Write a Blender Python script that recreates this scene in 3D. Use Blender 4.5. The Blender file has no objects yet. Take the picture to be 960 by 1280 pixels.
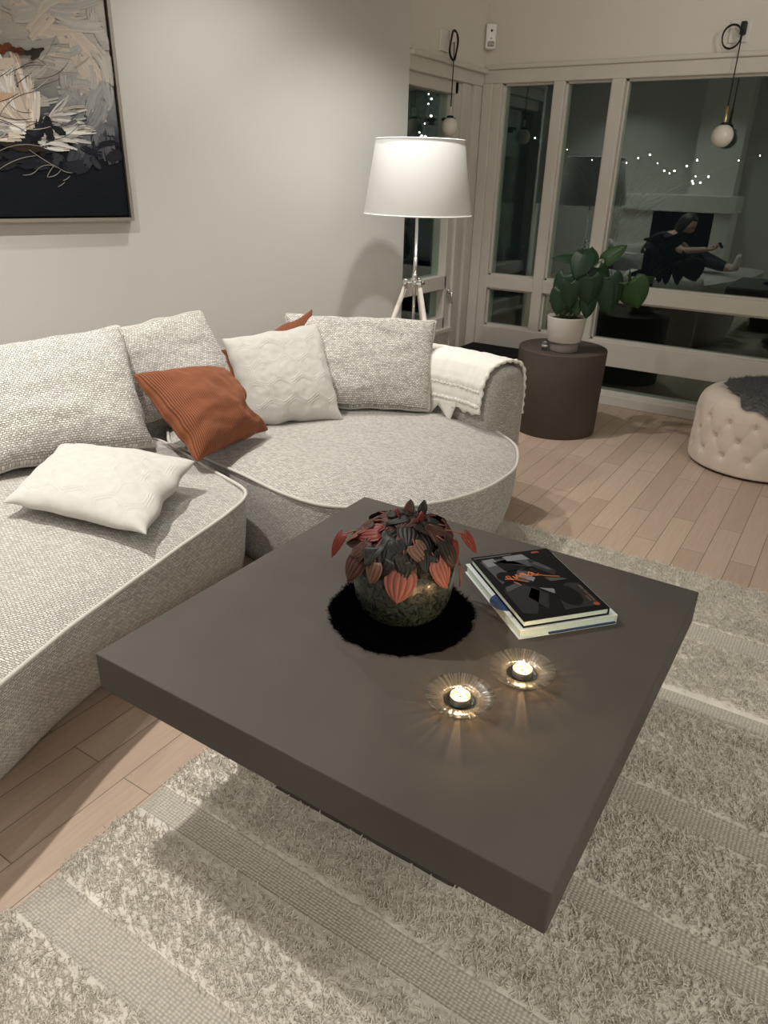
import bpy, bmesh, math, random
import numpy as np
from mathutils import Vector, Matrix, noise
random.seed(7)
S = bpy.context.scene
COL = S.collection
PI = math.pi
ORG = {}          # root object -> origin (parts are written in world coordinates)

# ------------------------------------------------------------------ materials
def mat(name, color, rough=.6, metal=0., **kw):
    m = bpy.data.materials.new(name); m.use_nodes = True
    b = m.node_tree.nodes['Principled BSDF']
    b.inputs['Base Color'].default_value = (*color, 1)
    b.inputs['Roughness'].default_value = rough
    b.inputs['Metallic'].default_value = metal
    for k, v in kw.items():
        b.inputs[k].default_value = v
    return m
class N:
    """small node helper"""
    def __init__(s, m): s.t = m.node_tree; s.b = s.t.nodes['Principled BSDF']
    def n(s, typ, **kw):
        o = s.t.nodes.new(typ)
        for k, v in kw.items():
            if k in o.inputs: o.inputs[k].default_value = v
            else: setattr(o, k, v)
        return o
    def l(s, a, b): s.t.links.new(a, b)
    def ramp(s, fac, stops, interp='LINEAR'):
        r = s.t.nodes.new('ShaderNodeValToRGB'); r.color_ramp.interpolation = interp
        e = r.color_ramp.elements
        while len(e) < len(stops): e.new(.5)
        for i, (p, c) in enumerate(stops):
            e[i].position = p; e[i].color = (*c, 1) if len(c) == 3 else c
        s.l(fac, r.inputs[0]); return r.outputs[0]
    def math(s, op, a, b=None):
        o = s.t.nodes.new('ShaderNodeMath'); o.operation = op
        for i, v in enumerate((a, b)):
            if v is None: continue
            if isinstance(v, (int, float)): o.inputs[i].default_value = v
            else: s.l(v, o.inputs[i])
        return o.outputs[0]
    def mix(s, fac, a, b, mode='MIX'):
        o = s.t.nodes.new('ShaderNodeMixRGB'); o.blend_type = mode
        for i, v in enumerate((fac, a, b)):
            if isinstance(v, (int, float)): o.inputs[i].default_value = v
            elif isinstance(v, tuple): o.inputs[i].default_value = (*v, 1)
            else: s.l(v, o.inputs[i])
        return o.outputs[0]
    def coord(s, which='Object'):
        return s.t.nodes.new('ShaderNodeTexCoord').outputs[which]
    def mapping(s, vec, scale=(1,1,1), rot=(0,0,0), loc=(0,0,0)):
        o = s.t.nodes.new('ShaderNodeMapping')
        o.inputs['Scale'].default_value = scale; o.inputs['Rotation'].default_value = rot
        o.inputs['Location'].default_value = loc
        s.l(vec, o.inputs['Vector']); return o.outputs[0]
    def noise(s, vec, scale, detail=3, rough=.5):
        o = s.t.nodes.new('ShaderNodeTexNoise'); o.inputs['Scale'].default_value = scale
        o.inputs['Detail'].default_value = detail; o.inputs['Roughness'].default_value = rough
        if vec is not None: s.l(vec, o.inputs['Vector'])
        return o.outputs[0]
    def bump(s, h, strength=.3, dist=.01):
        o = s.t.nodes.new('ShaderNodeBump'); o.inputs['Strength'].default_value = strength
        o.inputs['Distance'].default_value = dist
        s.l(h, o.inputs['Height']); s.l(o.outputs[0], s.b.inputs['Normal'])
    def base(s, c): s.l(c, s.b.inputs['Base Color'])

def plain_noise(name, c1, c2, scale, rough=.6, bump=.0, bscale=None, metal=0, **kw):
    m = mat(name, c1, rough, metal, **kw); k = N(m); co = k.coord()
    nz = k.noise(co, scale, 4)
    k.base(k.ramp(nz, [(.3, c1), (.7, c2)]))
    if bump: k.bump(k.noise(co, bscale or scale*6, 3), bump, .002)
    return m

M = {}
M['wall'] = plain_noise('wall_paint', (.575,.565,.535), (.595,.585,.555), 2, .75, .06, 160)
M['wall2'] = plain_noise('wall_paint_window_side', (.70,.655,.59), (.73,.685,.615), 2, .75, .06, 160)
M['ceil'] = mat('ceiling_paint', (.72,.71,.68), .8)
M['frame'] = plain_noise('window_paint', (.62,.585,.535), (.66,.62,.57), 3, .42)
M['black'] = mat('black_plastic', (.005,.005,.006), .7, 0., **{'Specular IOR Level': .15})
M['chrome'] = mat('chrome', (.75,.75,.74), .16, 1.)
M['brass'] = mat('brass', (.62,.46,.24), .28, 1.)
M['white_plastic'] = mat('white_plastic', (.74,.71,.67), .4)
M['cable'] = mat('black_cable', (.008,.008,.008), .6)
M['opal'] = mat('opal_glass', (.80,.74,.69), .18, 0., **{'Coat Weight': .4})
M['concrete'] = plain_noise('taupe_microcement', (.074,.065,.057), (.091,.080,.070), 3.5, .55, .05, 90, 0, **{'Specular IOR Level': .12})
M['drum'] = plain_noise('drum_microcement', (.070,.056,.046), (.085,.069,.057), 5, .6, .05, 90, 0, **{'Specular IOR Level': .2})
M['leg_wood'] = plain_noise('whitewashed_wood', (.66,.60,.54), (.72,.66,.60), 30, .5)
M['pot_white'] = plain_noise('pale_stone_pot', (.50,.46,.42), (.57,.52,.48), 9, .6, .05)
M['pot_grey'] = plain_noise('grey_stoneware', (.19,.17,.15), (.23,.21,.19), 12, .5)
M['soil'] = plain_noise('soil', (.015,.010,.007), (.03,.02,.014), 60, .95, .6, 120)
M['tin'] = mat('tealight_tin', (.78,.76,.72), .42, 1.)
M['wax'] = mat('candle_wax', (.34,.22,.12), .6)
M['wick'] = mat('wick', (.02,.015,.01), .9)
M['page'] = plain_noise('book_pages', (.60,.72,.66), (.50,.62,.56), 300, .8)
M['bk_black'] = mat('black_book_cover', (.007,.007,.008), .5, 0., **{'Specular IOR Level': .1})
M['bk_white'] = mat('white_book_cover', (.62,.66,.66), .4)
M['bk_grey'] = mat('book_spine_grey', (.33,.30,.27), .5)
M['bk_blue'] = mat('book_blue_print', (.02,.045,.12), .4)
for i, v in enumerate((.17,.062,.024,.007)):
    M['g%d' % i] = mat('cover_grey_%d' % i, (v, v, v*1.04), .5, 0., **{'Specular IOR Level': .1})
M['orange'] = mat('orange_ink', (.50,.13,.03), .4)
M['skin'] = mat('skin', (.50,.30,.22), .5)
M['dark_cloth'] = plain_noise('dark_cloth', (.012,.012,.015), (.022,.022,.026), 25, .9)
M['hair_dark'] = mat('dark_hair', (.012,.008,.006), .5)
M['sock'] = mat('pale_sock', (.55,.5,.46), .9)
M['soot'] = mat('fireplace_soot', (.008,.008,.008), .9)
M['plaster'] = mat('white_plaster', (.74,.72,.69), .8)
M['bark'] = mat('bark', (.02,.016,.012), .9)
M['deck'] = mat('night_decking', (.03,.022,.016), .7)

def m_floor():
    m = mat('oak_parquet', (.4,.3,.25), .38); k = N(m)
    co = k.coord()
    sw = k.n('ShaderNodeSeparateXYZ'); k.l(co, sw.inputs[0])
    cb = k.n('ShaderNodeCombineXYZ'); k.l(sw.outputs[1], cb.inputs[0]); k.l(sw.outputs[0], cb.inputs[1])
    br = k.n('ShaderNodeTexBrick', offset=.37, offset_frequency=2, squash=1., squash_frequency=2)
    k.l(cb.outputs[0], br.inputs['Vector'])
    br.inputs['Color1'].default_value = (0,0,0,1); br.inputs['Color2'].default_value = (1,1,1,1)
    br.inputs['Mortar'].default_value = (.5,.5,.5,1)
    br.inputs['Scale'].default_value = 1; br.inputs['Mortar Size'].default_value = .0016
    br.inputs['Mortar Smooth'].default_value = .2; br.inputs['Bias'].default_value = 0
    br.inputs['Brick Width'].default_value = .82; br.inputs['Row Height'].default_value = .098
    tone = k.ramp(br.outputs[0], [(0,(.47,.345,.262)), (.5,(.52,.385,.30)), (1,(.57,.43,.335))])
    grain = k.noise(k.mapping(co, (55, 3, 1)), 1.6, 5, .65)
    c = k.mix(.35, tone, k.ramp(grain, [(.3,(.62,.58,.55)), (.7,(1.0,1.0,1.0))]), 'MULTIPLY')
    c = k.mix(k.math('MULTIPLY', br.outputs['Fac'], .75), c, (.10,.07,.05))
    k.base(c)
    h = k.math('ADD', k.math('MULTIPLY', grain, .15), k.math('MULTIPLY', br.outputs['Fac'], -1.))
    k.bump(h, .25, .002)
    return m
M['floor'] = m_floor()

def m_weave(name, light, dark, w=.013, hgt=.0065, bump=.9):
    m = mat(name, light, .92, **{'Sheen Weight': .15}); k = N(m)
    uv = k.coord('UV')
    nz = k.n('ShaderNodeTexNoise'); nz.inputs['Scale'].default_value = 75; nz.inputs['Detail'].default_value = 2
    k.l(uv, nz.inputs['Vector'])
    vm = k.n('ShaderNodeVectorMath', operation='MULTIPLY_ADD'); k.l(nz.outputs['Color'], vm.inputs[0])
    vm.inputs[1].default_value = (.011,.008,0); k.l(uv, vm.inputs[2])
    br = k.n('ShaderNodeTexBrick', offset=.5, offset_frequency=2)
    k.l(vm.outputs[0], br.inputs['Vector'])
    br.inputs['Color1'].default_value = (.25,.25,.25,1); br.inputs['Color2'].default_value = (1,1,1,1)
    br.inputs['Mortar'].default_value = (0,0,0,1); br.inputs['Scale'].default_value = 1
    br.inputs['Mortar Size'].default_value = .0015; br.inputs['Mortar Smooth'].default_value = .7
    br.inputs['Brick Width'].default_value = w; br.inputs['Row Height'].default_value = hgt
    mid = tuple(.5*(a+b) for a, b in zip(light, dark))
    c = k.ramp(br.outputs[0], [(0, dark), (.3, mid), (.75, light), (1, tuple(min(1, x*1.12) for x in light))])
    big = k.noise(uv, 9, 3)
    c = k.mix(.18, c, k.ramp(big, [(.35,(.72,.71,.70)), (.65,(1,1,1))]), 'MULTIPLY')
    k.base(c); k.bump(br.outputs[0], bump, .004)
    return m
M['weave'] = m_weave('sofa_boucle_weave', (.64,.605,.565), (.27,.25,.225))
M['weave2'] = m_weave('cushion_weave', (.76,.735,.69), (.26,.245,.22), .012, .0075)
M['piping'] = plain_noise('sofa_piping', (.49,.46,.415), (.56,.53,.48), 260, .9, .5, 400)

def m_cord():
    m = mat('rust_corduroy', (.22,.06,.02), .85, **{'Sheen Weight': .12, 'Sheen Tint': (.9,.45,.25,1)}); k = N(m)
    uv = k.coord('UV')
    w = k.n('ShaderNodeTexWave', wave_type='BANDS', bands_direction='X'); k.l(uv, w.inputs['Vector'])
    w.inputs['Scale'].default_value = 46; w.inputs['Distortion'].default_value = .6; w.inputs['Detail Scale'].default_value = 1
    k.base(k.ramp(w.outputs[0], [(0,(.10,.027,.009)), (.6,(.225,.064,.021)), (1,(.27,.08,.028))]))
    k.bump(w.outputs[0], .6, .003); return m
M['cord'] = m_cord()
M['linen'] = plain_noise('white_linen', (.49,.475,.44), (.53,.51,.475), 40, .9, .25, 500)
M['muslin'] = plain_noise('white_muslin', (.76,.74,.69), (.80,.78,.73), 30, .95, .4, 260)
M['shade'] = mat('white_lamp_shade', (.93,.93,.925), .9)
M['velvet'] = plain_noise('beige_velvet', (.68,.575,.49), (.74,.63,.54), 14, .8, **{'Sheen Weight': .3})
M['throw_grey'] = plain_noise('grey_fur_throw', (.10,.098,.095), (.16,.155,.15), 45, .95, 1, 120)
M['mat_black'] = mat('black_fur', (.0022,.0025,.003), .95, 0., **{'Specular IOR Level': 0.})
M['rug'] = plain_noise('cream_wool', (.60,.555,.48), (.69,.64,.56), 8, .95, .8, 110)
def m_rugflat():
    m = mat('cream_flatweave', (.5,.46,.4), .95); k = N(m); co = k.coord()
    v = k.n('ShaderNodeTexVoronoi', feature='F1'); k.l(k.mapping(co, (1,1.5,0), (0,0,.0)), v.inputs['Vector'])
    v.inputs['Scale'].default_value = 105; v.inputs['Randomness'].default_value = .25
    k.base(k.ramp(v.outputs['Distance'], [(.15,(.58,.53,.455)), (.6,(.36,.325,.27))]))
    inv = k.math('SUBTRACT', 1., v.outputs['Distance']); k.bump(inv, .8, .004); return m
M['rugflat'] = m_rugflat()

def m_marble():
    m = mat('green_black_glazed', (.03,.035,.03), .22, **{'Coat Weight': .4}); k = N(m); co = k.coord()
    nz = k.n('ShaderNodeTexNoise'); nz.inputs['Scale'].default_value = 44; nz.inputs['Detail'].default_value = 5
    nz.inputs['Distortion'].default_value = 2.6; nz.inputs['Roughness'].default_value = .6
    k.l(k.mapping(co, (1,1,.8)), nz.inputs['Vector'])
    k.base(k.ramp(nz.outputs[0], [(.30,(.006,.008,.007)), (.45,(.010,.014,.012)), (.52,(.034,.040,.032)), (.57,(.011,.016,.013)), (.66,(.085,.092,.075)), (.76,(.018,.022,.02))]))
    k.bump(nz.outputs[0], .25, .004)
    k.l(k.ramp(nz.outputs[0], [(.3,(.16,)*3), (.7,(.4,)*3)]), k.b.inputs['Roughness']); return m
M['marble'] = m_marble()

def m_leaf(name, c1, c2, rough=.35, veins=False):
    m = mat(name, c1, rough, 0., **{'Specular IOR Level': .3}); k = N(m); uv = k.coord('UV')
    w = k.n('ShaderNodeSeparateXYZ'); k.l(uv, w.inputs[0])
    v = k.math('ABSOLUTE', w.outputs[0])
    nz = k.noise(uv, 3, 2)
    c = k.mix(k.math('MULTIPLY', nz, .9), c1, c2)
    if veins:
        wv = k.math('COSINE', k.math('MULTIPLY', w.outputs[0], 2*PI*2.5))
        c = k.mix(k.ramp(wv, [(.0,(0,0,0)), (.55,(.0,)*3), (1,(.75,)*3)]), c, tuple(x*.35 for x in c1))
    k.base(c); return m
M['leaf_green'] = m_leaf('deep_green_leaf', (.006,.020,.008), (.012,.040,.013), .5)
M['leaf_light'] = m_leaf('mid_green_leaf', (.014,.042,.010), (.025,.065,.016), .5)
M['stem_green'] = mat('green_stem', (.05,.09,.025), .5)
M['pep_dark'] = m_leaf('dark_peperomia_leaf', (.012,.013,.011), (.030,.020,.017), .5, True)
M['pep_mid'] = m_leaf('maroon_peperomia_leaf', (.045,.018,.014), (.085,.035,.026), .5, True)
M['pep_red'] = m_leaf('red_peperomia_leaf', (.15,.020,.018), (.20,.045,.032), .5, True)
M['pep_pink'] = m_leaf('pink_peperomia_leaf', (.22,.055,.048), (.29,.13,.09), .5, True)
M['pep_tan'] = m_leaf('tan_peperomia_leaf', (.13,.065,.042), (.19,.10,.068), .5, True)
M['pep_stem'] = mat('red_stem', (.22,.05,.04), .5)

def two_sided_ior(t, fr, ior):
    """the same reflectance on the entering and the leaving face of a thin pane"""
    g = t.nodes.new('ShaderNodeNewGeometry'); a = t.nodes.new('ShaderNodeMath'); a.operation = 'MULTIPLY_ADD'
    t.links.new(g.outputs['Backfacing'], a.inputs[0]); a.inputs[1].default_value = 1/ior-ior; a.inputs[2].default_value = ior
    t.links.new(a.outputs[0], fr.inputs[0])
def m_glass_pane():
    m = bpy.data.materials.new('window_glass'); m.use_nodes = True; t = m.node_tree; t.nodes.clear()
    o = t.nodes.new('ShaderNodeOutputMaterial'); mx = t.nodes.new('ShaderNodeMixShader')
    tr = t.nodes.new('ShaderNodeBsdfTransparent'); tr.inputs[0].default_value = (.86,.93,.89,1)
    gl = t.nodes.new('ShaderNodeBsdfGlossy'); gl.inputs['Roughness'].default_value = .0; gl.inputs[0].default_value = (.88,1,.95,1)
    fr = t.nodes.new('ShaderNodeFresnel'); two_sided_ior(t, fr, 1.85)
    t.links.new(fr.outputs[0], mx.inputs[0]); t.links.new(tr.outputs[0], mx.inputs[1]); t.links.new(gl.outputs[0], mx.inputs[2])
    t.links.new(mx.outputs[0], o.inputs[0]); return m
M['pane'] = m_glass_pane()

def m_dish():
    m = bpy.data.materials.new('pressed_glass'); m.use_nodes = True; t = m.node_tree; t.nodes.clear()
    k = N.__new__(N); k.t = t
    o = t.nodes.new('ShaderNodeOutputMaterial'); mx = t.nodes.new('ShaderNodeMixShader')
    tr = t.nodes.new('ShaderNodeBsdfTransparent')
    gl = t.nodes.new('ShaderNodeBsdfGlossy'); gl.inputs['Roughness'].default_value = .16; gl.inputs[0].default_value = (.7,.73,.72,1)
    rf = t.nodes.new('ShaderNodeBsdfRefraction'); rf.inputs['IOR'].default_value = 1.2; rf.inputs['Roughness'].default_value = .1
    mx2 = t.nodes.new('ShaderNodeMixShader'); mx2.inputs[0].default_value = .04
    uv = k.coord('UV')
    nz = k.noise(k.mapping(uv, (150, 1.2, 1)), 1., 2)
    k.l(k.ramp(nz, [(.46,(.22,.23,.22)), (.52,(1,1,1))]), tr.inputs[0])  # streaks put into the glass colour break the candle light into rays
    fr = t.nodes.new('ShaderNodeFresnel'); two_sided_ior(t, fr, 1.6)
    bp = t.nodes.new('ShaderNodeBump'); bp.inputs['Strength'].default_value = .55; bp.inputs['Distance'].default_value = .004
    nb = k.noise(k.mapping(uv, (60, 8, 1)), 1., 3)
    k.l(nb, bp.inputs['Height'])
    for q in (gl, rf): k.l(bp.outputs[0], q.inputs['Normal'])
    k.l(bp.outputs[0], fr.inputs['Normal'])
    df = t.nodes.new('ShaderNodeBsdfTranslucent'); df.inputs[0].default_value = (.85,.88,.86,1)
    d2 = t.nodes.new('ShaderNodeBsdfDiffuse'); d2.inputs[0].default_value = (.8,.83,.81,1)
    ad = t.nodes.new('ShaderNodeMixShader'); k.l(df.outputs[0], ad.inputs[1]); k.l(d2.outputs[0], ad.inputs[2])
    mx3 = t.nodes.new('ShaderNodeMixShader'); mx3.inputs[0].default_value = .05
    k.l(tr.outputs[0], mx3.inputs[1]); k.l(ad.outputs[0], mx3.inputs[2])
    k.l(mx3.outputs[0], mx2.inputs[1]); k.l(rf.outputs[0], mx2.inputs[2])
    f2 = k.math('ADD', k.math('MULTIPLY', fr.outputs[0], .9), .03)
    k.l(f2, mx.inputs[0]); k.l(mx2.outputs[0], mx.inputs[1]); k.l(gl.outputs[0], mx.inputs[2])
    k.l(mx.outputs[0], o.inputs[0]); return m
M['dish'] = m_dish()

def m_emit(name, c, s):
    m = mat(name, c, .5); b = m.node_tree.nodes['Principled BSDF']
    b.inputs['Emission Color'].default_value = (*c, 1); b.inputs['Emission Strength'].default_value = s; return m
M['flame'] = m_emit('candle_flame', (1,.78,.45), 14)
M['bulb'] = m_emit('fairy_bulb', (1,.95,.85), 60)

# ------------------------------------------------------------------ object helpers
def tag(o, label=None, cat=None, group=None, kind=None):
    if label: o['label'] = label
    if cat: o['category'] = cat
    if group: o['group'] = group
    if kind: o['kind'] = kind
    return o
def thing(name, label, cat, loc, group=None):
    o = bpy.data.objects.new(name, None); o.empty_display_size = .05
    o.location = loc; COL.objects.link(o); ORG[o.name] = Vector(loc)
    return tag(o, label, cat, group)
def root_of(o):
    while o.parent: o = o.parent
    return o
def finish(name, bm, material, parent=None, smooth=True, loc=None):
    """link a bmesh (world coordinates) as ONE object"""
    me = bpy.data.meshes.new(name)
    if parent is not None: org = ORG[root_of(parent).name]
    elif loc is not None: org = Vector(loc)
    else: org = Vector((0,0,0))
    for v in bm.verts: v.co -= org
    bm.normal_update(); bm.to_mesh(me); bm.free()
    for p in me.polygons: p.use_smooth = smooth
    for mm in (material if isinstance(material, (list, tuple)) else [material]): me.materials.append(mm)
    o = bpy.data.objects.new(name, me); COL.objects.link(o)
    if parent is not None: o.parent = parent
    else: o.location = org; ORG[o.name] = org
    return o
def struct(name, bm, material, smooth=False):
    o = finish(name, bm, material, None, smooth); o['kind'] = 'structure'; return o

def add_box(bm, lo, hi, bevel=0., seg=2, M4=None):
    lo = Vector(lo); hi = Vector(hi); c = (lo+hi)/2; s = hi-lo
    r = bmesh.ops.create_cube(bm, size=1, matrix=Matrix.Translation(c) @ Matrix.Diagonal((s.x, s.y, s.z, 1)))
    vs = r['verts']
    if bevel:
        es = list({e for v in vs for e in v.link_edges})
        rr = bmesh.ops.bevel(bm, geom=es, offset=bevel, segments=seg, affect='EDGES', profile=.5)
        vs = list({v for f in rr['faces'] for v in f.verts} | {v for v in vs if v.is_valid})
    if M4 is not None:
        for v in vs: v.co = M4 @ v.co
    return vs
def box(lo, hi, bevel=0., seg=2, M4=None):
    bm = bmesh.new(); add_box(bm, lo, hi, bevel, seg, M4); return bm
def frames(pts, closed=False):
    n = len(pts); T = []
    for i in range(n):
        a = pts[(i-1) % n] if (closed or i > 0) else pts[i]
        b = pts[(i+1) % n] if (closed or i < n-1) else pts[i]
        T.append((b-a).normalized())
    up = Vector((0,0,1)) if abs(T[0].z) < .9 else Vector((1,0,0))
    out = []; nrm = (up - T[0]*up.dot(T[0])).normalized()
    for t in T:
        nrm = (nrm - t*nrm.dot(t)).normalized(); out.append((nrm, t.cross(nrm)))
    return out
def add_tube(bm, pts, r, seg=8, closed=False, cap=True):
    pts = [Vector(p) for p in pts]; n = len(pts)
    fr = frames(pts, closed); rings = []
    for i, p in enumerate(pts):
        rr = r[i] if isinstance(r, (list, tuple)) else r
        a, b = fr[i]
        rings.append([bm.verts.new(p + (a*math.cos(2*PI*j/seg) + b*math.sin(2*PI*j/seg))*rr) for j in range(seg)])
    for i in range(n if closed else n-1):
        A, B = rings[i], rings[(i+1) % n]
        for j in range(seg):
            try: bm.faces.new((A[j], A[(j+1) % seg], B[(j+1) % seg], B[j]))
            except ValueError: pass
    if cap and not closed:
        bm.faces.new(rings[0][::-1]); bm.faces.new(rings[-1])
def tube(pts, r, seg=8, closed=False):
    bm = bmesh.new(); add_tube(bm, pts, r, seg, closed); return bm
def spline(pts, n, closed=False):
    P = [Vector(p) for p in pts]; m = len(P); out = []
    segs = m if closed else m-1
    for k in range(n):
        u = k*segs/n if closed else k*segs/(n-1)
        i = min(int(u), segs-1); f = u-i
        g = (lambda j: P[j % m]) if closed else (lambda j: P[max(0, min(m-1, j))])
        p0, p1, p2, p3 = g(i-1), g(i), g(i+1), g(i+2)
        out.append(.5*((2*p1) + (p2-p0)*f + (2*p0-5*p1+4*p2-p3)*f*f + (3*p1-p0-3*p2+p3)*f**3))
    return out
def resample(pts, n, closed=False):
    P = [Vector(p) for p in pts]
    if closed: P = P + [P[0]]
    L = [0]
    for a, b in zip(P, P[1:]): L.append(L[-1] + (b-a).length)
    out = []; j = 0
    for k in range(n):
        d = L[-1]*k/(n if closed else n-1)
        while j < len(L)-2 and L[j+1] < d: j += 1
        f = (d-L[j])/max(1e-9, L[j+1]-L[j]); out.append(P[j].lerp(P[j+1], min(1, f)))
    return out
def lathe(profile, center, seg=64, uvscale=True, cap=False):
    """profile: list of (r, z) in world z; closed by r=0 where wanted"""
    bm = bmesh.new(); uvl = bm.loops.layers.uv.new('UVMap'); cx, cy = center
    rings = []; s = [0]
    for (r, z), (r2, z2) in zip(profile, profile[1:]): s.append(s[-1] + math.hypot(r2-r, z2-z))
    for r, z in profile:
        if r < 1e-6: rings.append([bm.verts.new((cx, cy, z))])
        else: rings.append([bm.verts.new((cx + r*math.cos(2*PI*j/seg), cy + r*math.sin(2*PI*j/seg), z)) for j in range(seg)])
    for i in range(len(rings)-1):
        A, B = rings[i], rings[i+1]
        for j in range(seg):
            j2 = (j+1) % seg
            if len(A) == 1 and len(B) == 1: continue
            if len(A) == 1: vs = [A[0], B[j], B[j2]]; uv = [(j/seg, s[i]), (j/seg, s[i+1]), ((j+1)/seg, s[i+1])]
            elif len(B) == 1: vs = [A[j], B[0], A[j2]]; uv = [(j/seg, s[i]), (j/seg, s[i+1]), ((j+1)/seg, s[i])]
            else:
                vs = [A[j], B[j], B[j2], A[j2]]
                uv = [(j/seg, s[i]), (j/seg, s[i+1]), ((j+1)/seg, s[i+1]), ((j+1)/seg, s[i])]
            f = bm.faces.new(vs)
            for lp, w in zip(f.loops, uv): lp[uvl].uv = w
    bmesh.ops.recalc_face_normals(bm, faces=bm.faces)
    return bm
def grid_mesh(P, uvs=None, closed_u=False):
    """P[i][j] Vectors -> bmesh grid with UV"""
    bm = bmesh.new(); uvl = bm.loops.layers.uv.new('UVMap')
    V = [[bm.verts.new(p) for p in row] for row in P]
    ni = len(V); nj = len(V[0])
    for i in range(ni-1):
        for j in range(nj-1):
            f = bm.faces.new((V[i][j], V[i+1][j], V[i+1][j+1], V[i][j+1]))
            if uvs:
                for lp, (a, b) in zip(f.loops, ((i,j), (i+1,j), (i+1,j+1), (i,j+1))): lp[uvl].uv = uvs[a][b]
    return bm
def nz(x, y, z=0.): return noise.noise(Vector((x, y, z)))

# ------------------------------------------------------------------ camera
def cam():
    f, yaw, pitch, roll, H = 906.3, math.radians(32.20), math.radians(24.96), math.radians(1.49), 1.4
    fw = Vector((-math.sin(yaw)*math.cos(pitch), math.cos(yaw)*math.cos(pitch), -math.sin(pitch)))
    r = Vector((math.cos(yaw), math.sin(yaw), 0)); u = r.cross(fw)
    r2 = math.cos(roll)*r + math.sin(roll)*u; u2 = -math.sin(roll)*r + math.cos(roll)*u
    cd = bpy.data.cameras.new('camera'); o = bpy.data.objects.new('camera', cd); COL.objects.link(o)
    m = Matrix((r2, u2, -fw)).transposed().to_4x4(); m.translation = (0, 0, H); o.matrix_world = m
    cd.sensor_fit = 'VERTICAL'; cd.sensor_height = 36; cd.lens = f/1280*36; cd.clip_start = .02
    S.camera = o
cam()

# ------------------------------------------------------------------ room shell
CH = 2.75
XS, YW = -2.41, 4.92           # side window wall plane, main window wall plane
BX, BY = -2.41, 3.97           # where the long left wall turns
AZ = math.radians(21.3)
WT = Vector((math.sin(AZ), math.cos(AZ), 0)); WN = Vector((math.cos(AZ), -math.sin(AZ), 0))
RX, RY = 2.8, -2.2             # right wall, rear wall
LX = BX - (BY-RY)*math.tan(AZ)
struct('floor', box((LX-.3, RY-.2, -.1), (RX+.2, YW+.10, 0)), M['floor'])
struct('ceiling', box((LX-.3, RY-.2, CH), (RX+.2, YW+.3, CH+.1)), M['ceil'])
def prism(pts, z0, z1):
    bm = bmesh.new(); a = [bm.verts.new((x, y, z0)) for x, y in pts]; b = [bm.verts.new((x, y, z1)) for x, y in pts]
    n = len(pts); bm.faces.new(a[::-1]); bm.faces.new(b)
    for i in range(n): bm.faces.new((a[i], a[(i+1) % n], b[(i+1) % n], b[i]))
    bmesh.ops.recalc_face_normals(bm, faces=bm.faces); return bm
wl = prism([(LX, RY), (BX, BY), (BX-.12, BY), (BX-.12-.3, BY-.02), (LX-.25, RY)], 0, CH)
struct('wall_left', wl, M['wall'])
struct('wall_side', box((XS-.22, BY, 2.03), (XS, YW+.22, CH)), M['wall2'])
struct('wall_far', box((XS-.02, YW, 2.05), (RX+.2, YW+.22, CH)), M['wall2'])
struct('wall_far_right', box((1.55, YW, 0), (RX+.2, YW+.22, 2.05)), M['wall2'])
struct('wall_right', box((RX, RY-.2, 0), (RX+.2, YW, CH)), M['wall2'])
struct('wall_rear', box((LX-.3, RY-.2, 0), (RX, RY, CH)), M['wall'])
struct('ground', box((-9, YW+.24, -.25), (7, 13, -.12)), M['deck'])
struct('ground_side', box((-9, 1.5, -.25), (-3.6, YW+.24, -.12)), M['deck'])
# ledge moulding over the windows
bm = bmesh.new(); add_box(bm, (XS, YW-.028, 2.022), (RX, YW+.01, 2.048), .006); add_box(bm, (XS-.01, BY, 2.0), (XS+.028, YW, 2.026), .006)
struct('trim_1', bm, M['frame'])

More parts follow.
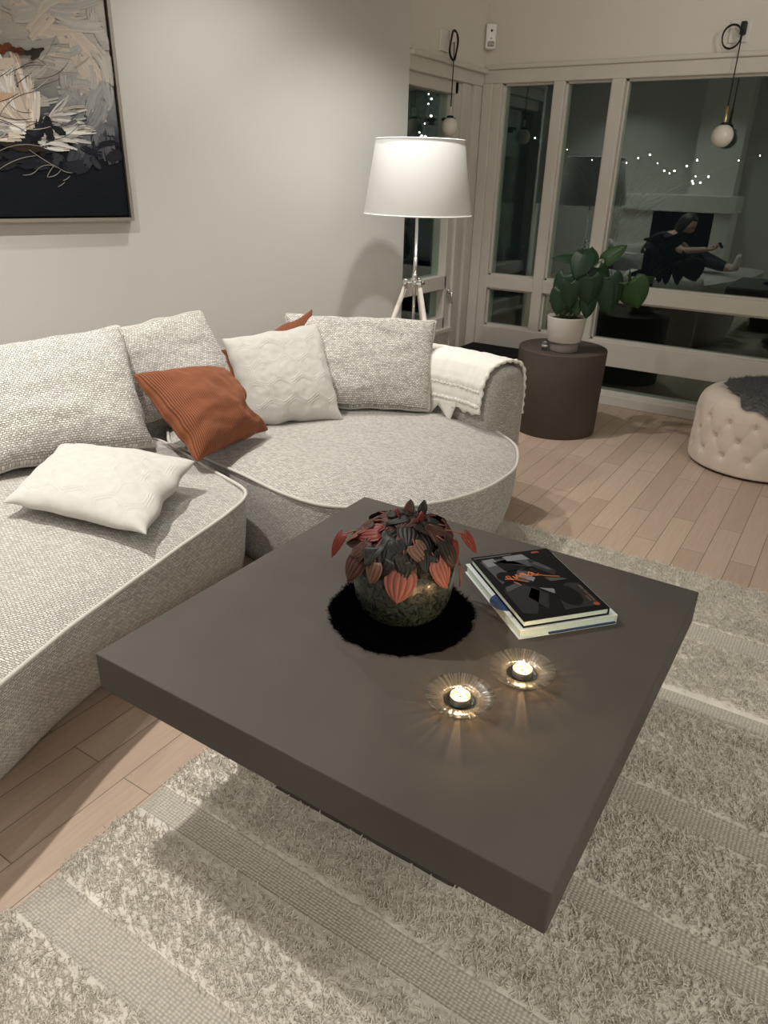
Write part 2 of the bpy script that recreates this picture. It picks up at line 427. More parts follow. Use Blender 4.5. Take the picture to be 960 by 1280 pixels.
# main window
def win_main():
    r = bpy.data.objects.new('window_2', None); r.location = (-.9, YW, 0); COL.objects.link(r); ORG[r.name] = Vector(r.location); r['kind'] = 'structure'
    X0, X1 = XS, 1.55
    bm = bmesh.new(); b = .006
    yf = YW-.012
    add_box(bm, (X0, yf, 1.945), (X1, YW+.14, 2.024), b)                # head
    add_box(bm, (X0+.0, yf-.02, 0), (X0+.07, YW+.14, 1.946), b)          # corner post, stepped
    add_box(bm, (X0+.068, yf, 0), (X0+.13, YW+.13, 1.946), b)
    add_box(bm, (-1.935, yf, .40), (-1.862, YW+.13, 1.946), b)           # mullion 1
    add_box(bm, (-1.572, yf-.005, .40), (-1.492, YW+.13, 1.946), b)       # mullion 2
    add_box(bm, (X0+.12, yf+.004, .685), (-1.57, YW+.13, .772), b)       # transom left
    add_box(bm, (-1.49, yf, .685), (X1, YW+.13, .775), b)               # transom right
    add_box(bm, (X0+.12, yf-.004, .262), (X1, YW+.13, .425), b)          # low beam
    add_box(bm, (X0+.12, yf+.01, 0), (-1.60, YW+.13, .265), b)           # solid panel behind the box
    add_box(bm, (-1.62, yf-.012, 0), (X1, YW+.13, .070), b)              # sill on the floor
    add_box(bm, (-1.62, yf+.03, .066), (X1, YW+.12, .09), .004)
    add_box(bm, (.9, yf, 0), (.98, YW+.13, 1.946), b)
    add_box(bm, (X1-.08, yf, 0), (X1, YW+.13, 1.946), b)
    # thin glazing beads around each opening
    for (a, c, z0, z1) in [(X0+.13,-1.935,.772,1.945),(X0+.13,-1.935,.425,.685),(-1.862,-1.572,.772,1.945),(-1.862,-1.572,.425,.685),
                           (-1.490,.9,.775,1.945),(-1.490,.9,.425,.685),(.98,1.47,.775,1.945),(.98,1.47,.425,.685)]:
        y0, y1, w = YW+.02, YW+.07, .012
        add_box(bm, (a, y0, z0), (a+w, y1, z1)); add_box(bm, (c-w, y0, z0), (c, y1, z1))
        add_box(bm, (a, y0, z0), (c, y1, z0+w)); add_box(bm, (a, y0, z1-w), (c, y1, z1))
    finish('window_frame', bm, M['frame'], r, False)
    for (a, c, z0, z1) in [(X0+.13,-1.935,.772,1.945),(X0+.13,-1.935,.425,.685),(-1.862,-1.572,.772,1.945),(-1.862,-1.572,.425,.685),
                           (-1.492,.9,.775,1.945),(-1.492,.9,.425,.685),(-1.60,.9,.085,.265),(.98,1.47,.775,1.945),(.98,1.47,.425,.685),(.98,1.47,.085,.265)]:
        finish('glass_pane', box((a-.005, YW+.036, z0-.005), (c+.005, YW+.044, z1+.005)), M['pane'], r, False)
win_main()
def win_side():
    r = bpy.data.objects.new('window_1', None); r.location = (XS, 4.45, 0); COL.objects.link(r); ORG[r.name] = Vector(r.location); r['kind'] = 'structure'
    bm = bmesh.new(); b = .005
    def bb(y0, y1, z0, z1, d=0.): add_box(bm, (XS-.14, y0, z0), (XS-.03+d, y1, z1), b)
    bb(BY-.0, YW, 1.93, 2.01, .03)            # head casing
    bb(BY, 4.62, 1.862, 1.935, .0)           # roller blind cassette / sash head
    bb(4.575, 4.66, 0, 1.93, .0)             # sash stile
    bb(4.66, 4.74, 0, 1.93, .018)            # casing steps
    bb(4.74, 4.79, 0, 1.93, .004)
    bb(4.79, YW, 0, 1.93, .028)
    bb(BY, 4.60, .695, .785, .0)             # transom
    bb(BY, 4.60, .40, .505, .0)
    bb(BY, 4.60, 0, .40, -.02)
    bb(BY, 4.66, .40, .43, .03)
    finish('window_frame', bm, M['frame'], r, False)
    finish('glass_pane', box((XS-.09, BY, .78), (XS-.082, 4.58, 1.87)), M['pane'], r, False)
    finish('glass_pane', box((XS-.09, BY, .50), (XS-.082, 4.58, .70)), M['pane'], r, False)
    hb = bmesh.new(); add_box(hb, (XS-.035, 4.60, .655), (XS-.005, 4.63, .69), .005); add_tube(hb, [(XS-.012, 4.615, .672), (XS+.012, 4.615, .672), (XS+.016, 4.605, .60)], .007)
    finish('window_handle', hb, M['chrome'], r)
win_side()

# ------------------------------------------------------------------ painting
def painting():
    PR = Vector((BX, BY, 0)) - WT*1.625      # right lower corner on the wall
    W, H, z0 = 1.30, 1.30, 1.176
    t = thing('framed_painting', 'large abstract painting of pale feathers over navy black, in thin silver frame on left wall', 'painting', PR + Vector((0,0,z0)))
    def at(a, z, d): return PR - WT*a + WN*d + Vector((0,0,z))     # a = distance left of right edge
    def slab(bm, a0, a1, zz0, zz1, d0, d1):
        q = [at(a, z, d) for d in (d0, d1) for a, z in ((a0,zz0),(a1,zz0),(a1,zz1),(a0,zz1))]
        v = [bm.verts.new(p) for p in q]
        for f in ((0,1,2,3),(7,6,5,4),(0,4,5,1),(1,5,6,2),(2,6,7,3),(3,7,4,0)): bm.faces.new([v[i] for i in f])
    bm = bmesh.new(); fw = .014
    slab(bm, 0, fw, z0, z0+H, 0, .05); slab(bm, W-fw, W, z0, z0+H, 0, .05)
    slab(bm, fw, W-fw, z0, z0+fw, 0, .05); slab(bm, fw, W-fw, z0+H-fw, z0+H, 0, .05)
    bmesh.ops.recalc_face_normals(bm, faces=bm.faces)
    finish('picture_frame', bm, mat('silver_frame', (.34,.31,.275), .4, .7), t, False)
    bm = bmesh.new(); slab(bm, fw, W-fw, z0+fw, z0+H-fw, .002, .012)
    bmesh.ops.recalc_face_normals(bm, faces=bm.faces)
    finish('shadow_gap', bm, M['black'], t, False)
    # canvas
    m = mat('oil_canvas', (.4,.4,.4), .7, 0., **{'Specular IOR Level': .15}); k = N(m); uv = k.coord('UV')
    sx = k.n('ShaderNodeSeparateXYZ'); k.l(uv, sx.inputs[0])
    n1 = k.noise(uv, 5, 5, .6); n2 = k.noise(k.mapping(uv, (2,9,1), (0,0,.5)), 1.6, 4)
    zz = k.math('ADD', sx.outputs[1], k.math('MULTIPLY', k.math('SUBTRACT', n1, .5), .22))
    c = k.ramp(zz, [(0,(.006,.008,.012)), (.23,(.009,.011,.017)), (.275,(.05,.058,.078)), (.33,(.17,.18,.19)), (.42,(.36,.35,.33)), (.6,(.44,.42,.385)), (.75,(.40,.38,.35)), (1,(.36,.345,.32))])
    c = k.mix(.5, c, k.ramp(n2, [(.3,(.6,.6,.62)), (.7,(1.12,1.05,1.0))]), 'MULTIPLY')
    k.base(c); k.bump(k.noise(k.mapping(uv, (3,14,1), (0,0,.6)), 8, 4), .25, .004)
    P = [[at(a, z, .034) for z in (z0+.022, z0+H-.022)] for a in (.022, W-.022)]
    bm = grid_mesh(P, [[((a), (z)) for z in (0, 1)] for a in (0, 1)])
    q = bmesh.ops.extrude_face_region(bm, geom=bm.faces[:])
    for v in [e for e in q['geom'] if isinstance(e, bmesh.types.BMVert)]: v.co -= WN*.022
    bmesh.ops.recalc_face_normals(bm, faces=bm.faces)
    finish('canvas', bm, m, t, False)
    # raised brush strokes, with a colour per stroke
    bm = bmesh.new(); cl = bm.loops.layers.float_color.new('Col'); rnd = random.Random(5); cnt = [0]
    def stroke(pts, w, col, taper=.5, rag=.15):
        n = len(pts); cnt[0] += 1; d = .0348 + cnt[0]*.0000025
        V = []
        for i, (a, z) in enumerate(pts):
            a2, z2 = pts[min(i+1, n-1)]; a1, z1 = pts[max(i-1, 0)]
            dx, dz = a2-a1, z2-z1; L = math.hypot(dx, dz) or 1
            f = i/(n-1); ww = w*(math.sin(PI*min(1, max(0.04, f*.92+.04)))**taper)*(1+rag*rnd.uniform(-1, 1))
            V.append((bm.verts.new(at(a-dz/L*ww, z+dx/L*ww, d)), bm.verts.new(at(a+dz/L*ww, z-dx/L*ww, d))))
        for i in range(n-1):
            f = bm.faces.new((V[i][0], V[i][1], V[i+1][1], V[i+1][0]))
            for lp in f.loops: lp[cl] = (*col, 1)
    def px(x, y):                                    # sketch units (photo sized) -> canvas plane
        e = 134 + 33*y/276
        return (max(.024, (e-x)*.00362), max(z0+.024, z0 + (277-y)*.00315))
    def arc(x0, y0, x1, y1, bend, n=9):
        mx, my = (x0+x1)/2 - (y1-y0)*bend, (y0+y1)/2 + (x1-x0)*bend
        return [px((1-f)**2*x0+2*f*(1-f)*mx+f*f*x1, (1-f)**2*y0+2*f*(1-f)*my+f*f*y1) for f in [i/(n-1) for i in range(n)]]
    def jit(c, s=.08): k_ = 1+rnd.uniform(-s, s)*2; return tuple(max(0, x*k_) for x in c)
    def brush(pts, w, col, nb=7, sp=.12):                # a loaded brush: a bundle of bristle lines
        for b in range(nb):
            f = (b+.5)/nb*2-1; o_ = f*w; q = []; n = len(pts)
            k0 = rnd.randint(0, 2) if rnd.random() < .5 else 0; k1 = n-(rnd.randint(0, 2) if rnd.random() < .6 else 0)
            for i in range(k0, k1):
                a, z = pts[i]; a2, z2 = pts[min(i+1, n-1)]; a1, z1 = pts[max(i-1, 0)]; dx, dz = a2-a1, z2-z1; L = math.hypot(dx, dz) or 1
                q.append((max(.024, a-dz/L*o_), max(z0+.024, z+dx/L*o_)))
            if len(q) > 2: stroke(q, w/nb*1.5, jit(col, sp), .25, .25)
    for i in range(120):
        x, y = rnd.uniform(-60, 128), rnd.uniform(-90, 135)
        an = rnd.uniform(-.9, .2) + (PI/2 if x > 85 else 0); L = rnd.uniform(25, 70)
        brush(arc(x, y, x+L*math.cos(an), min(165, y+L*math.sin(an)), rnd.uniform(-.3, .3)), rnd.uniform(.012, .035), rnd.choice([(.44,.42,.385),(.48,.455,.41),(.38,.37,.35),(.43,.41,.385),(.53,.46,.39)]), 9, .05)
    for i in range(46):                               # blue greys at the right, down to the navy
        x, y = rnd.uniform(85, 136), rnd.uniform(95, 178)
        k_ = (y-95)/85; c = tuple(a*(1-k_)+b*k_ for a, b in zip((.37,.365,.36), (.035,.04,.055)))
        brush(arc(x, y, x+rnd.uniform(-16, 8), y+rnd.uniform(12, 34), rnd.uniform(-.3, .3)), rnd.uniform(.010, .026), c, 8, .08)
    for i in range(46):                               # cloud of navy over the pale
        x, y = rnd.uniform(-60, 140), rnd.uniform(180, 205)
        brush(arc(x, y, x+rnd.uniform(-30, 30), y+rnd.uniform(-8, 14), rnd.uniform(-.3, .3)), rnd.uniform(.010, .024), rnd.choice([(.010,.012,.018),(.018,.02,.03),(.014,.014,.018),(.035,.037,.045)]), 8, .1)
    # fan of feathers sweeping from lower centre
    pal = [(.75,.70,.62),(.84,.81,.75),(.66,.57,.48),(.66,.51,.39),(.74,.71,.67),(.52,.45,.38),(.80,.71,.59)]
    for i in range(120):
        f = rnd.random(); an = -PI*(.46+.56*f); r0 = rnd.uniform(5, 45); r1 = r0+rnd.uniform(20, 60)
        cx, cy = 42+rnd.uniform(-14, 14), 170+rnd.uniform(-10, 4)
        x1, y1 = cx+r1*math.cos(an)*1.0, cy+r1*math.sin(an)*1.0
        if y1 < 66: continue
        brush(arc(cx+r0*math.cos(an), cy+r0*math.sin(an), x1, y1, rnd.uniform(-.25, .1)), rnd.uniform(.006, .020), rnd.choice(pal), 8, .10)
    for i in range(90):                               # feather barbs at right and low left
        x, y = rnd.choice([(62, 172), (58, 178), (20, 165), (75, 165), (64, 150)]); an = rnd.uniform(-.9, .25) if x > 50 else rnd.uniform(PI-.6, PI+.5)
        L = rnd.uniform(15, 48)
        brush(arc(x+rnd.uniform(-6,6), y+rnd.uniform(-6,6), x+L*math.cos(an), y+L*math.sin(an), rnd.uniform(-.2, .2)), rnd.uniform(.002, .008), rnd.choice([(.52,.50,.48),(.32,.32,.32),(.68,.66,.62),(.12,.12,.13),(.42,.36,.3)]), 4, .15)
    for (x, y, x1, y1, w, c) in [(12,76,28,68,.016,(.16,.045,.02)),(26,72,44,74,.012,(.10,.03,.015)),(40,76,62,68,.012,(.03,.024,.016)),(48,82,58,70,.009,(.04,.03,.02)),
                                 (64,146,68,176,.022,(.012,.013,.018)),(70,158,84,166,.018,(.014,.015,.02)),(12,180,60,186,.012,(.03,.02,.012)),(-30,128,28,124,.02,(.60,.42,.27)),(-30,110,30,84,.022,(.66,.58,.49))]:
        stroke(arc(x, y, x1, y1, .1), w, c, .5, .3)
    for i in range(26):                               # thin ink lines
        x, y = rnd.uniform(-30, 60), rnd.uniform(70, 175); an = rnd.uniform(-.8, .5); L = rnd.uniform(20, 55)
        stroke(arc(x, y, x+L*math.cos(an), y+L*math.sin(an), rnd.uniform(-.35, .35)), .0012, jit(rnd.choice([(.02,.02,.025),(.03,.03,.035),(.07,.06,.055),(.55,.5,.45)])), .3, .1)
    for (x, y, x1, y1, b) in [(10,212,50,194,-.15),(35,218,52,210,.3),(52,210,70,206,-.3),(70,206,62,220,.1),(62,220,78,210,.3),(78,210,90,214,.2),(74,232,82,226,.1),(80,224,88,218,.2),(43,187,78,210,.05),(8,192,60,184,-.25),(55,88,75,52,.1),(92,88,112,72,.05)]:
        stroke(arc(x, y, x1, y1, b), .0014, (.30,.28,.26), .3, .1)
    sm = mat('oil_strokes', (.5,.5,.5), .65, 0., **{'Specular IOR Level': .2}); kk = N(sm)
    at_ = kk.n('ShaderNodeVertexColor'); at_.layer_name = 'Col'; kk.base(at_.outputs[0])
    kk.bump(kk.noise(kk.coord(), 160, 3), .3, .002)
    finish('paint_strokes', bm, sm, t, False)['kind'] = 'stuff'
painting()

# ------------------------------------------------------------------ rug
BANDS = [(.125,.205), (.455,.55), (.77,.845), (1.10,1.17), (1.44,1.52), (1.89,1.965), (2.285,2.37)]
def rug():
    x0, x1, y0, y1 = -1.167, 1.5, -.35, 2.75
    nx, ny = 180, 248
    def inband(y): return any(a < y < b for a, b in BANDS)
    P = []
    for i in range(nx+1):
        row = []
        for j in range(ny+1):
            u = i/nx; v = j/ny; x = x0+(x1-x0)*u; y = y0+(y1-y0)*v
            e = min(u*(x1-x0), (1-u)*(x1-x0), v*(y1-y0), (1-v)*(y1-y0))
            if not inband(y):
                ex = .012*nz(y*14, 3.3)+.006*nz(y*45, 7)
                if i == 0: x += ex
                if j == ny: y += .014*nz(x*12, 5)+.006*nz(x*40, 9)
            z = .009 if inband(y) else .016 + .004*nz(x*18, y*18) + .004*nz(x*60, y*60)
            if i == 0 or j == 0 or i == nx or j == ny: z = .001
            row.append(Vector((x, y, z)))
        P.append(row)
    bm = grid_mesh(P, None)
    # underside
    for f in bm.faces:
        cy = f.calc_center_median().y; f.material_index = 1 if inband(cy) else 0
    o = finish('striped_rug', bm, [M['rug'], M['rugflat']], None, True)
    tag(o, 'cream wool rug with shaggy and flat woven stripes on the parquet under the coffee table', 'rug')
    vg = o.vertex_groups.new(name='pile'); me = o.data
    idx = [v.index for v in me.vertices if not any(a-.012 < v.co.y < b+.012 for a, b in BANDS) and not (abs(v.co.x+.674) < .275 and abs(v.co.y-1.252) < .275)]
    vg.add(idx, 1., 'REPLACE')
    o.modifiers.new('pile', 'PARTICLE_SYSTEM'); ps = o.particle_systems[0]; st = ps.settings
    st.type = 'HAIR'; st.count = 230000; st.hair_length = .022; st.hair_step = 3; st.use_advanced_hair = True
    st.emit_from = 'FACE'; st.use_emit_random = True; st.distribution = 'RAND'
    st.normal_factor = .0018; st.brownian_factor = .0030; st.factor_random = .0022
    st.display_step = 3; st.render_step = 3; st.root_radius = .27; st.tip_radius = .20; st.radius_scale = .01
    st.material = 1; ps.vertex_group_density = 'pile'; ps.seed = 4
rug()

# ------------------------------------------------------------------ coffee table
def coffee_table():
    cx, cy, s, h, t, b = -.674, 1.252, 1.017, .467, .092, .510
    r = thing('coffee_table', 'square taupe stone coffee table with thick top on the cream rug', 'coffee table', (cx, cy, .012))
    finish('tabletop', box((cx-s/2, cy-s/2, h-t), (cx+s/2, cy+s/2, h), .0035, 2), M['concrete'], r, False)
    finish('plinth', box((cx-b/2, cy-b/2, .012), (cx+b/2, cy+b/2, h-t+.001), .004), M['concrete'], r, False)
coffee_table()
TZ = .467

# ------------------------------------------------------------------ sofa
def nearest_on(poly, p):
    best = None; bd = 1e9
    for a, b in zip(poly, poly[1:]):
        ab = b-a; f = max(0, min(1, (p-a).dot(ab)/ab.length_squared)); q = a+ab*f; d = (q-p).length
        if d < bd: bd = d; best = q
    return best
def puff_block(outline, medial, ze=.375, zb=.03, inset=.12, crown=.05, n=160, smooth_it=3, dents=None, seam=None):
    O = resample([Vector((x, y, 0)) for x, y in outline], n, True)
    for _ in range(smooth_it): O = [O[i]*.5+(O[i-1]+O[(i+1) % n])*.25 for i in range(n)]
    Md = [Vector((x, y, 0)) for x, y in medial]
    m = [nearest_on(Md, p) for p in O]
    arc = [0]
    for i in range(n): arc.append(arc[-1] + (O[(i+1) % n]-O[i]).length)
    rings = []
    for z, d in ((zb, inset), (zb+.05, inset*.62), (zb+.11, inset*.34), (zb+.18, inset*.15), (zb+.25, inset*.05), (ze-.05, .002), (ze-.012, .0), (ze, .002)):
        rings.append(('s', z, d))
    for d in (.012, .03, .06, .1, .15, .21, .28, .36, .46, .6): rings.append(('t', None, d))
    bm = bmesh.new(); uvl = bm.loops.layers.uv.new('UVMap'); V = []; UVs = []
    for kind, z, d in rings:
        row = []; uv = []
        for i in range(n):
            dist = (m[i]-O[i]).length; dd = min(d, dist*.985)*(1 if kind == 't' or seam is None else 1-.93*math.exp(-(((O[i].x-seam[0])/.30)**2+((O[i].y-seam[1])/.13)**2))); p = O[i] + (m[i]-O[i])*(dd/max(1e-6, dist))
            if kind == 's':
                w = .006*nz(p.x*5, p.y*5, z*4); pz = Vector((p.x+w, p.y+w, z)); uv.append((arc[i], z))
            else:
                zz = ze + crown*(1-math.exp(-dd/.13)) + .006*nz(p.x*3.5, p.y*3.5) + .004*nz(p.x*9, p.y*9, 2)
                if dents: zz += dents(p.x, p.y)
                pz = Vector((p.x, p.y, zz)); uv.append((p.x*.92+p.y*.39, p.y*.92-p.x*.39))
            row.append(bm.verts.new(pz))
        V.append(row); UVs.append(uv)
    for k in range(len(V)-1):
        for i in range(n):
            j = (i+1) % n
            f = bm.faces.new((V[k][i], V[k][j], V[k+1][j], V[k+1][i]))
            for lp, (a, b) in zip(f.loops, ((k,i), (k,j), (k+1,j), (k+1,i))):
                u, v = UVs[a][b]
                if rings[k+1][0] == 't' and rings[a][0] == 's': u, v = (O[b].x*.92+O[b].y*.39, O[b].y*.92-O[b].x*.39)
                elif rings[a][0] == 's' and b == 0 and i == n-1: u = arc[n]
                lp[uvl].uv = (u, v)
    f = bm.faces.new(V[0][::-1]); f = bm.faces.new(V[-1])
    for lp in f.loops: lp[uvl].uv = (lp.vert.co.x*.92+lp.vert.co.y*.39, lp.vert.co.y*.92-lp.vert.co.x*.39)
    bmesh.ops.recalc_face_normals(bm, faces=bm.faces)
    pip = [Vector((p.x, p.y, ze+.004+.003*nz(p.x*5, p.y*5))) for p in O]
    return bm, pip
SH_PATH = [(-2.62,-.95),(-2.72,-.3),(-2.76,.4),(-2.74,1.0),(-2.66,1.5),(-2.55,1.95),(-2.40,2.40),(-2.14,2.78),(-1.80,2.965),(-1.55,2.985),(-1.36,2.957),(-1.235,2.92)]
SH = spline([(x, y, 0) for x, y in SH_PATH], 150)
def shell_section(s):
    """cross section (across, z): across > 0 is the outside; s in 0..1 along the path"""
    hw, top = .115, .655
    pr = [(-hw-.005, .30), (-hw-.012, .42), (-hw-.008, .52), (-hw+.004, .58), (-hw*.72, .628), (-hw*.35, .650), (0, top), (hw*.4, .652), (hw*.78, .632), (hw*1.0, .59), (hw+.008, .52), (hw+.006, .38), (hw-.004, .2), (hw-.04, .03)]
    return pr
def shell_pt(i, across, z):
    a, b = SH[max(0, i-1)], SH[min(len(SH)-1, i+1)]; t = (b-a).normalized(); nrm = Vector((-t.y, t.x, 0))
    return SH[i] + nrm*across + Vector((0,0,z))
def sofa():
    r = thing('sectional_sofa', 'curved off white woven fabric sofa with piped edges along the left wall', 'sofa', (-1.9, 1.6, 0))
    left = [(-1.16,-1.05),(-1.17,-.6),(-1.21,-.15),(-1.29,.32),(-1.362,.623),(-1.436,.851),(-1.49,1.124),(-1.53,1.293),(-1.585,1.561),(-1.61,1.66),(-1.64,1.72),(-1.72,1.745),(-1.93,1.80),(-2.3,1.91),(-2.58,1.85),(-2.66,1.4),(-2.70,.9),(-2.70,.2),(-2.64,-.5),(-2.55,-1.05)]
    def dl(x, y): return -.018*math.exp(-((x+1.75)**2+(y-1.62)**2)/.02) - .012*math.exp(-((x+1.85)**2+(y-.9)**2)/.06)
    bm, pip = puff_block(left, [(-1.95,-.45),(-2.05,.6),(-2.12,1.25)], crown=.05, dents=dl, n=220, seam=(-1.80,1.77))
    s1 = finish('seat', bm, M['weave'], r)
    finish('piping', tube(pip, .0065, 7, True), M['piping'], s1)
    right = [(-1.95,1.855),(-1.80,1.832),(-1.687,1.807),(-1.58,1.782),(-1.497,1.772),(-1.42,1.77),(-1.351,1.783),(-1.26,1.83),(-1.18,1.885),(-1.101,1.963),(-1.04,2.06),(-.995,2.175),(-.970,2.30),(-.967,2.419),(-.975,2.50),(-.998,2.575),(-1.03,2.65),(-1.072,2.729),(-1.13,2.79),(-1.25,2.88),(-1.5,2.97),(-1.85,2.93),(-2.15,2.72),(-2.38,2.35),(-2.42,2.05),(-2.25,1.90)]
    bm, pip = puff_block(right, [(-1.85,2.25),(-1.5,2.42)], crown=.055, n=200, inset=.085, seam=(-1.75,1.80))
    s2 = finish('seat', bm, M['weave'], r)
    finish('piping', tube(pip, .0065, 7, True), M['piping'], s2)
    # back and arm: one continuous low shell, rounded at its front end
    n = len(SH); sec = shell_section(0); P = []; uv = []; u = 0
    L = [0]
    for a, b in zip(SH, SH[1:]): L.append(L[-1]+(b-a).length)
    cum = [0]
    for (a, z), (a2, z2) in zip(sec, sec[1:]): cum.append(cum[-1]+math.hypot(a2-a, z2-z))
    for i in range(n):
        P.append([shell_pt(i, a, z) for a, z in sec]); uv.append([(L[i], c) for c in cum])
    t = (SH[-1]-SH[-2]).normalized()
    for k, (sc, adv) in enumerate(((.985,.012), (.93,.022), (.80,.030), (.5,.035), (.0,.037))):
        P.append([SH[-1] + t*adv + (shell_pt(n-1, a*sc, 0)-SH[-1]) + Vector((0,0,z if k < 0 else z-(.012*k if z > .5 else 0))) for a, z in sec])
        uv.append([(L[-1]+adv+.03*k, c) for c in cum])
    bm = grid_mesh(P, uv); bmesh.ops.recalc_face_normals(bm, faces=bm.faces)
    bk = finish('backrest', bm, M['weave'], r)
    # piping: outer top edge running down the arm front
    path = [shell_pt(i, .121, .565) for i in range(0, n, 2)] + [SH[-1]+t*.014+(shell_pt(n-1, .118, 0)-SH[-1])+Vector((0,0,z)) for z in (.55,.48,.40,.30,.2,.1)]
    finish('piping', tube(path, .0065, 7), M['piping'], bk)
sofa()

# ------------------------------------------------------------------ cushions
def cushion(name, label, group, TL, TR, BR, BL, thick, material, view, n=64, pinch=.05, wr=.006, seed=1, back=.75, pip=False, hexes=False, warp=None, power=.42, cat='cushion', uvrot=False, puff_shift=0.):
    TL, TR, BR, BL = (Vector(p) for p in (TL, TR, BR, BL)); c = (TL+TR+BR+BL)/4
    w = ((TR-TL).length+(BR-BL).length)/2; h = ((TL-BL).length+(TR-BR).length)/2
    X = ((TR-TL)+(BR-BL)).normalized(); Y = ((TL-BL)+(TR-BR)).normalized(); Nn = X.cross(Y).normalized()
    if Nn.dot(Vector(view)-c) < 0: Nn = -Nn
    zlow = min(p.z for p in (TL, TR, BR, BL))
    t = thing(name, label, cat, (c.x, c.y, zlow), group)
    def mid(u, v):
        uu = u*(1-pinch*(1-v*v)*abs(u)**1.5); vv = v*(1-pinch*(1-u*u)*abs(v)**1.5)
        a, b = (uu+1)/2, (vv+1)/2
        return (BL*(1-a)+BR*a)*(1-b) + (TL*(1-a)+TR*a)*b
    sd = seed*13.7
    def hexline(u, v):
        x, y = u*w/2, v*h/2; s = .062
        best = []
        q = x/(s*1.732); rr = y/(s*1.5)
        j0 = round(rr)
        for j in (j0-1, j0, j0+1):
            i0 = round(q-(j % 2)*.5)
            for i in (i0-1, i0, i0+1):
                best.append(math.hypot(x-(i+(j % 2)*.5)*s*1.732, y-j*s*1.5))
        best.sort(); d = best[1]-best[0]
        return math.exp(-(d/.0035)**2) + .8*math.exp(-((d-.016)/.0035)**2)
    def surf(sign):
        P = []; uv = []
        for i in range(n+1):
            row = []; ur = []
            for j in range(n+1):
                u = -math.cos(PI*i/n)*.5 + (2*i/n-1)*.5; v = -math.cos(PI*j/n)*.5+(2*j/n-1)*.5
                pr = max(0, (1-u*u)*(1-v*v))**power
                pr *= 1 - puff_shift*v
                d = thick*pr*(1 if sign > 0 else back)
                edge = min(1, 4*max(0, (1-abs(u)))*1)*min(1, 4*max(0, 1-abs(v)))
                wv = wr*(nz(u*2.2+sd, v*2.2, sd) + .7*nz(u*5+sd, v*5, 3+sd)) + wr*.8*math.sin(9*math.atan2(v, u)+sd)*max(0, math.hypot(u, v)-.55)*edge
                d += wv*edge
                if hexes: d += .0032*hexline(u, v)*edge + .0016*nz(u*9+sd, v*9, 2)*edge
                p = mid(u, v)
                e2 = max(abs(u), abs(v)); 
                p = p + (X*nz(v*3+sd, u, 1)+Y*nz(u*3+sd, v, 4))*.012*e2**6
                p = p + Nn*(sign*d + .010*nz(u*1.3+sd, v*1.3, 9))
                if warp: p = warp(u, v, p, X, Y, Nn, sign)
                row.append(p); ur.append(((u*w/2), (v*h/2)) if not uvrot else ((v*h/2), (u*w/2)))
            P.append(row); uv.append(ur)
        return P, uv
    PF, uF = surf(1); PB, uB = surf(-1)
    bm = grid_mesh(PF, uF); b2 = grid_mesh(PB, uB)
    tmp = bpy.data.meshes.new('tmp'); b2.to_mesh(tmp); b2.free(); bm.from_mesh(tmp); bpy.data.meshes.remove(tmp)
    bmesh.ops.remove_doubles(bm, verts=bm.verts, dist=.0008)
    bmesh.ops.recalc_face_normals(bm, faces=bm.faces)
    body = finish('cover', bm, material, t)
    if pip:
        path = [PF[i][0] for i in range(n)] + [PF[n][j] for j in range(n)] + [PF[i][n] for i in range(n, 0, -1)] + [PF[0][j] for j in range(n, 0, -1)]
        path = resample(path, 180, True)
        finish('piping', tube(path, .0065, 7, True), M['piping'], t)
    return t
VIEW = (0, 0, 1.4)
def up_(p, d): return (p[0], p[1], p[2]+d)
cushion('back_cushion', 'large off white woven back cushion in front at the left end of the sofa', 'woven back cushions of the sofa',
        (-2.64,1.20,.795), (-2.425,1.868,.835), (-2.150,1.738,.437), (-2.395,1.12,.437), .115, M['weave2'], VIEW, pinch=.03, wr=.008, seed=1, pip=True, power=.33, puff_shift=.15)
cushion('back_cushion', 'off white woven back cushion half hidden behind the front left cushion and the rust pillow', 'woven back cushions of the sofa',
        (-2.515,1.60,.80), (-2.482,2.352,.828), (-2.22,2.36,.44), (-2.43,1.80,.44), .09, M['weave2'], VIEW, pinch=.03, wr=.008, seed=2, pip=True, power=.36)
cushion('back_cushion', 'off white woven back cushion beside the blanket on the right part of the sofa', 'woven back cushions of the sofa',
        (-2.24,2.655,.80), (-1.62,2.975,.795), (-1.53,2.785,.435), (-2.035,2.475,.435), .105, M['weave2'], VIEW, pinch=.03, wr=.008, seed=3, pip=True, power=.33, puff_shift=.15)
cushion('throw_pillow', 'white pillow with stitched hexagons standing upright against the right back cushion', 'white hexagon stitched pillows',
        (-2.225,2.218,.755), (-2.04,2.638,.785), (-1.775,2.465,.428), (-2.025,2.135,.428), .085, M['linen'], VIEW, n=170, pinch=.05, wr=.0045, seed=4, hexes=True)
cushion('throw_pillow', 'rust brown corduroy pillow mostly hidden behind the upright white pillow', 'rust corduroy pillows',
        (-2.252,2.242,.70), (-2.118,2.70,.828), (-1.98,2.56,.46), (-2.14,2.19,.46), .05, M['cord'], VIEW, pinch=.07, wr=.008, seed=5)
def dent(u, v, p, X, Y, Nn, s):
    k = math.exp(-((v+.42)/.22)**2)*max(0, u)**3
    p = p - X*.085*k
    k2 = math.exp(-((u-.25)/.3)**2)*max(0, -v)**3
    return p - Y*.0*k2
cushion('throw_pillow', 'rust brown corduroy pillow leaning in the middle of the sofa', 'rust corduroy pillows',
        (-2.225,1.748,.695), (-2.115,2.10,.672), (-1.885,2.105,.455), (-1.885,1.715,.44), .12, M['cord'], VIEW, n=100, pinch=.07, wr=.010, seed=6, warp=dent)
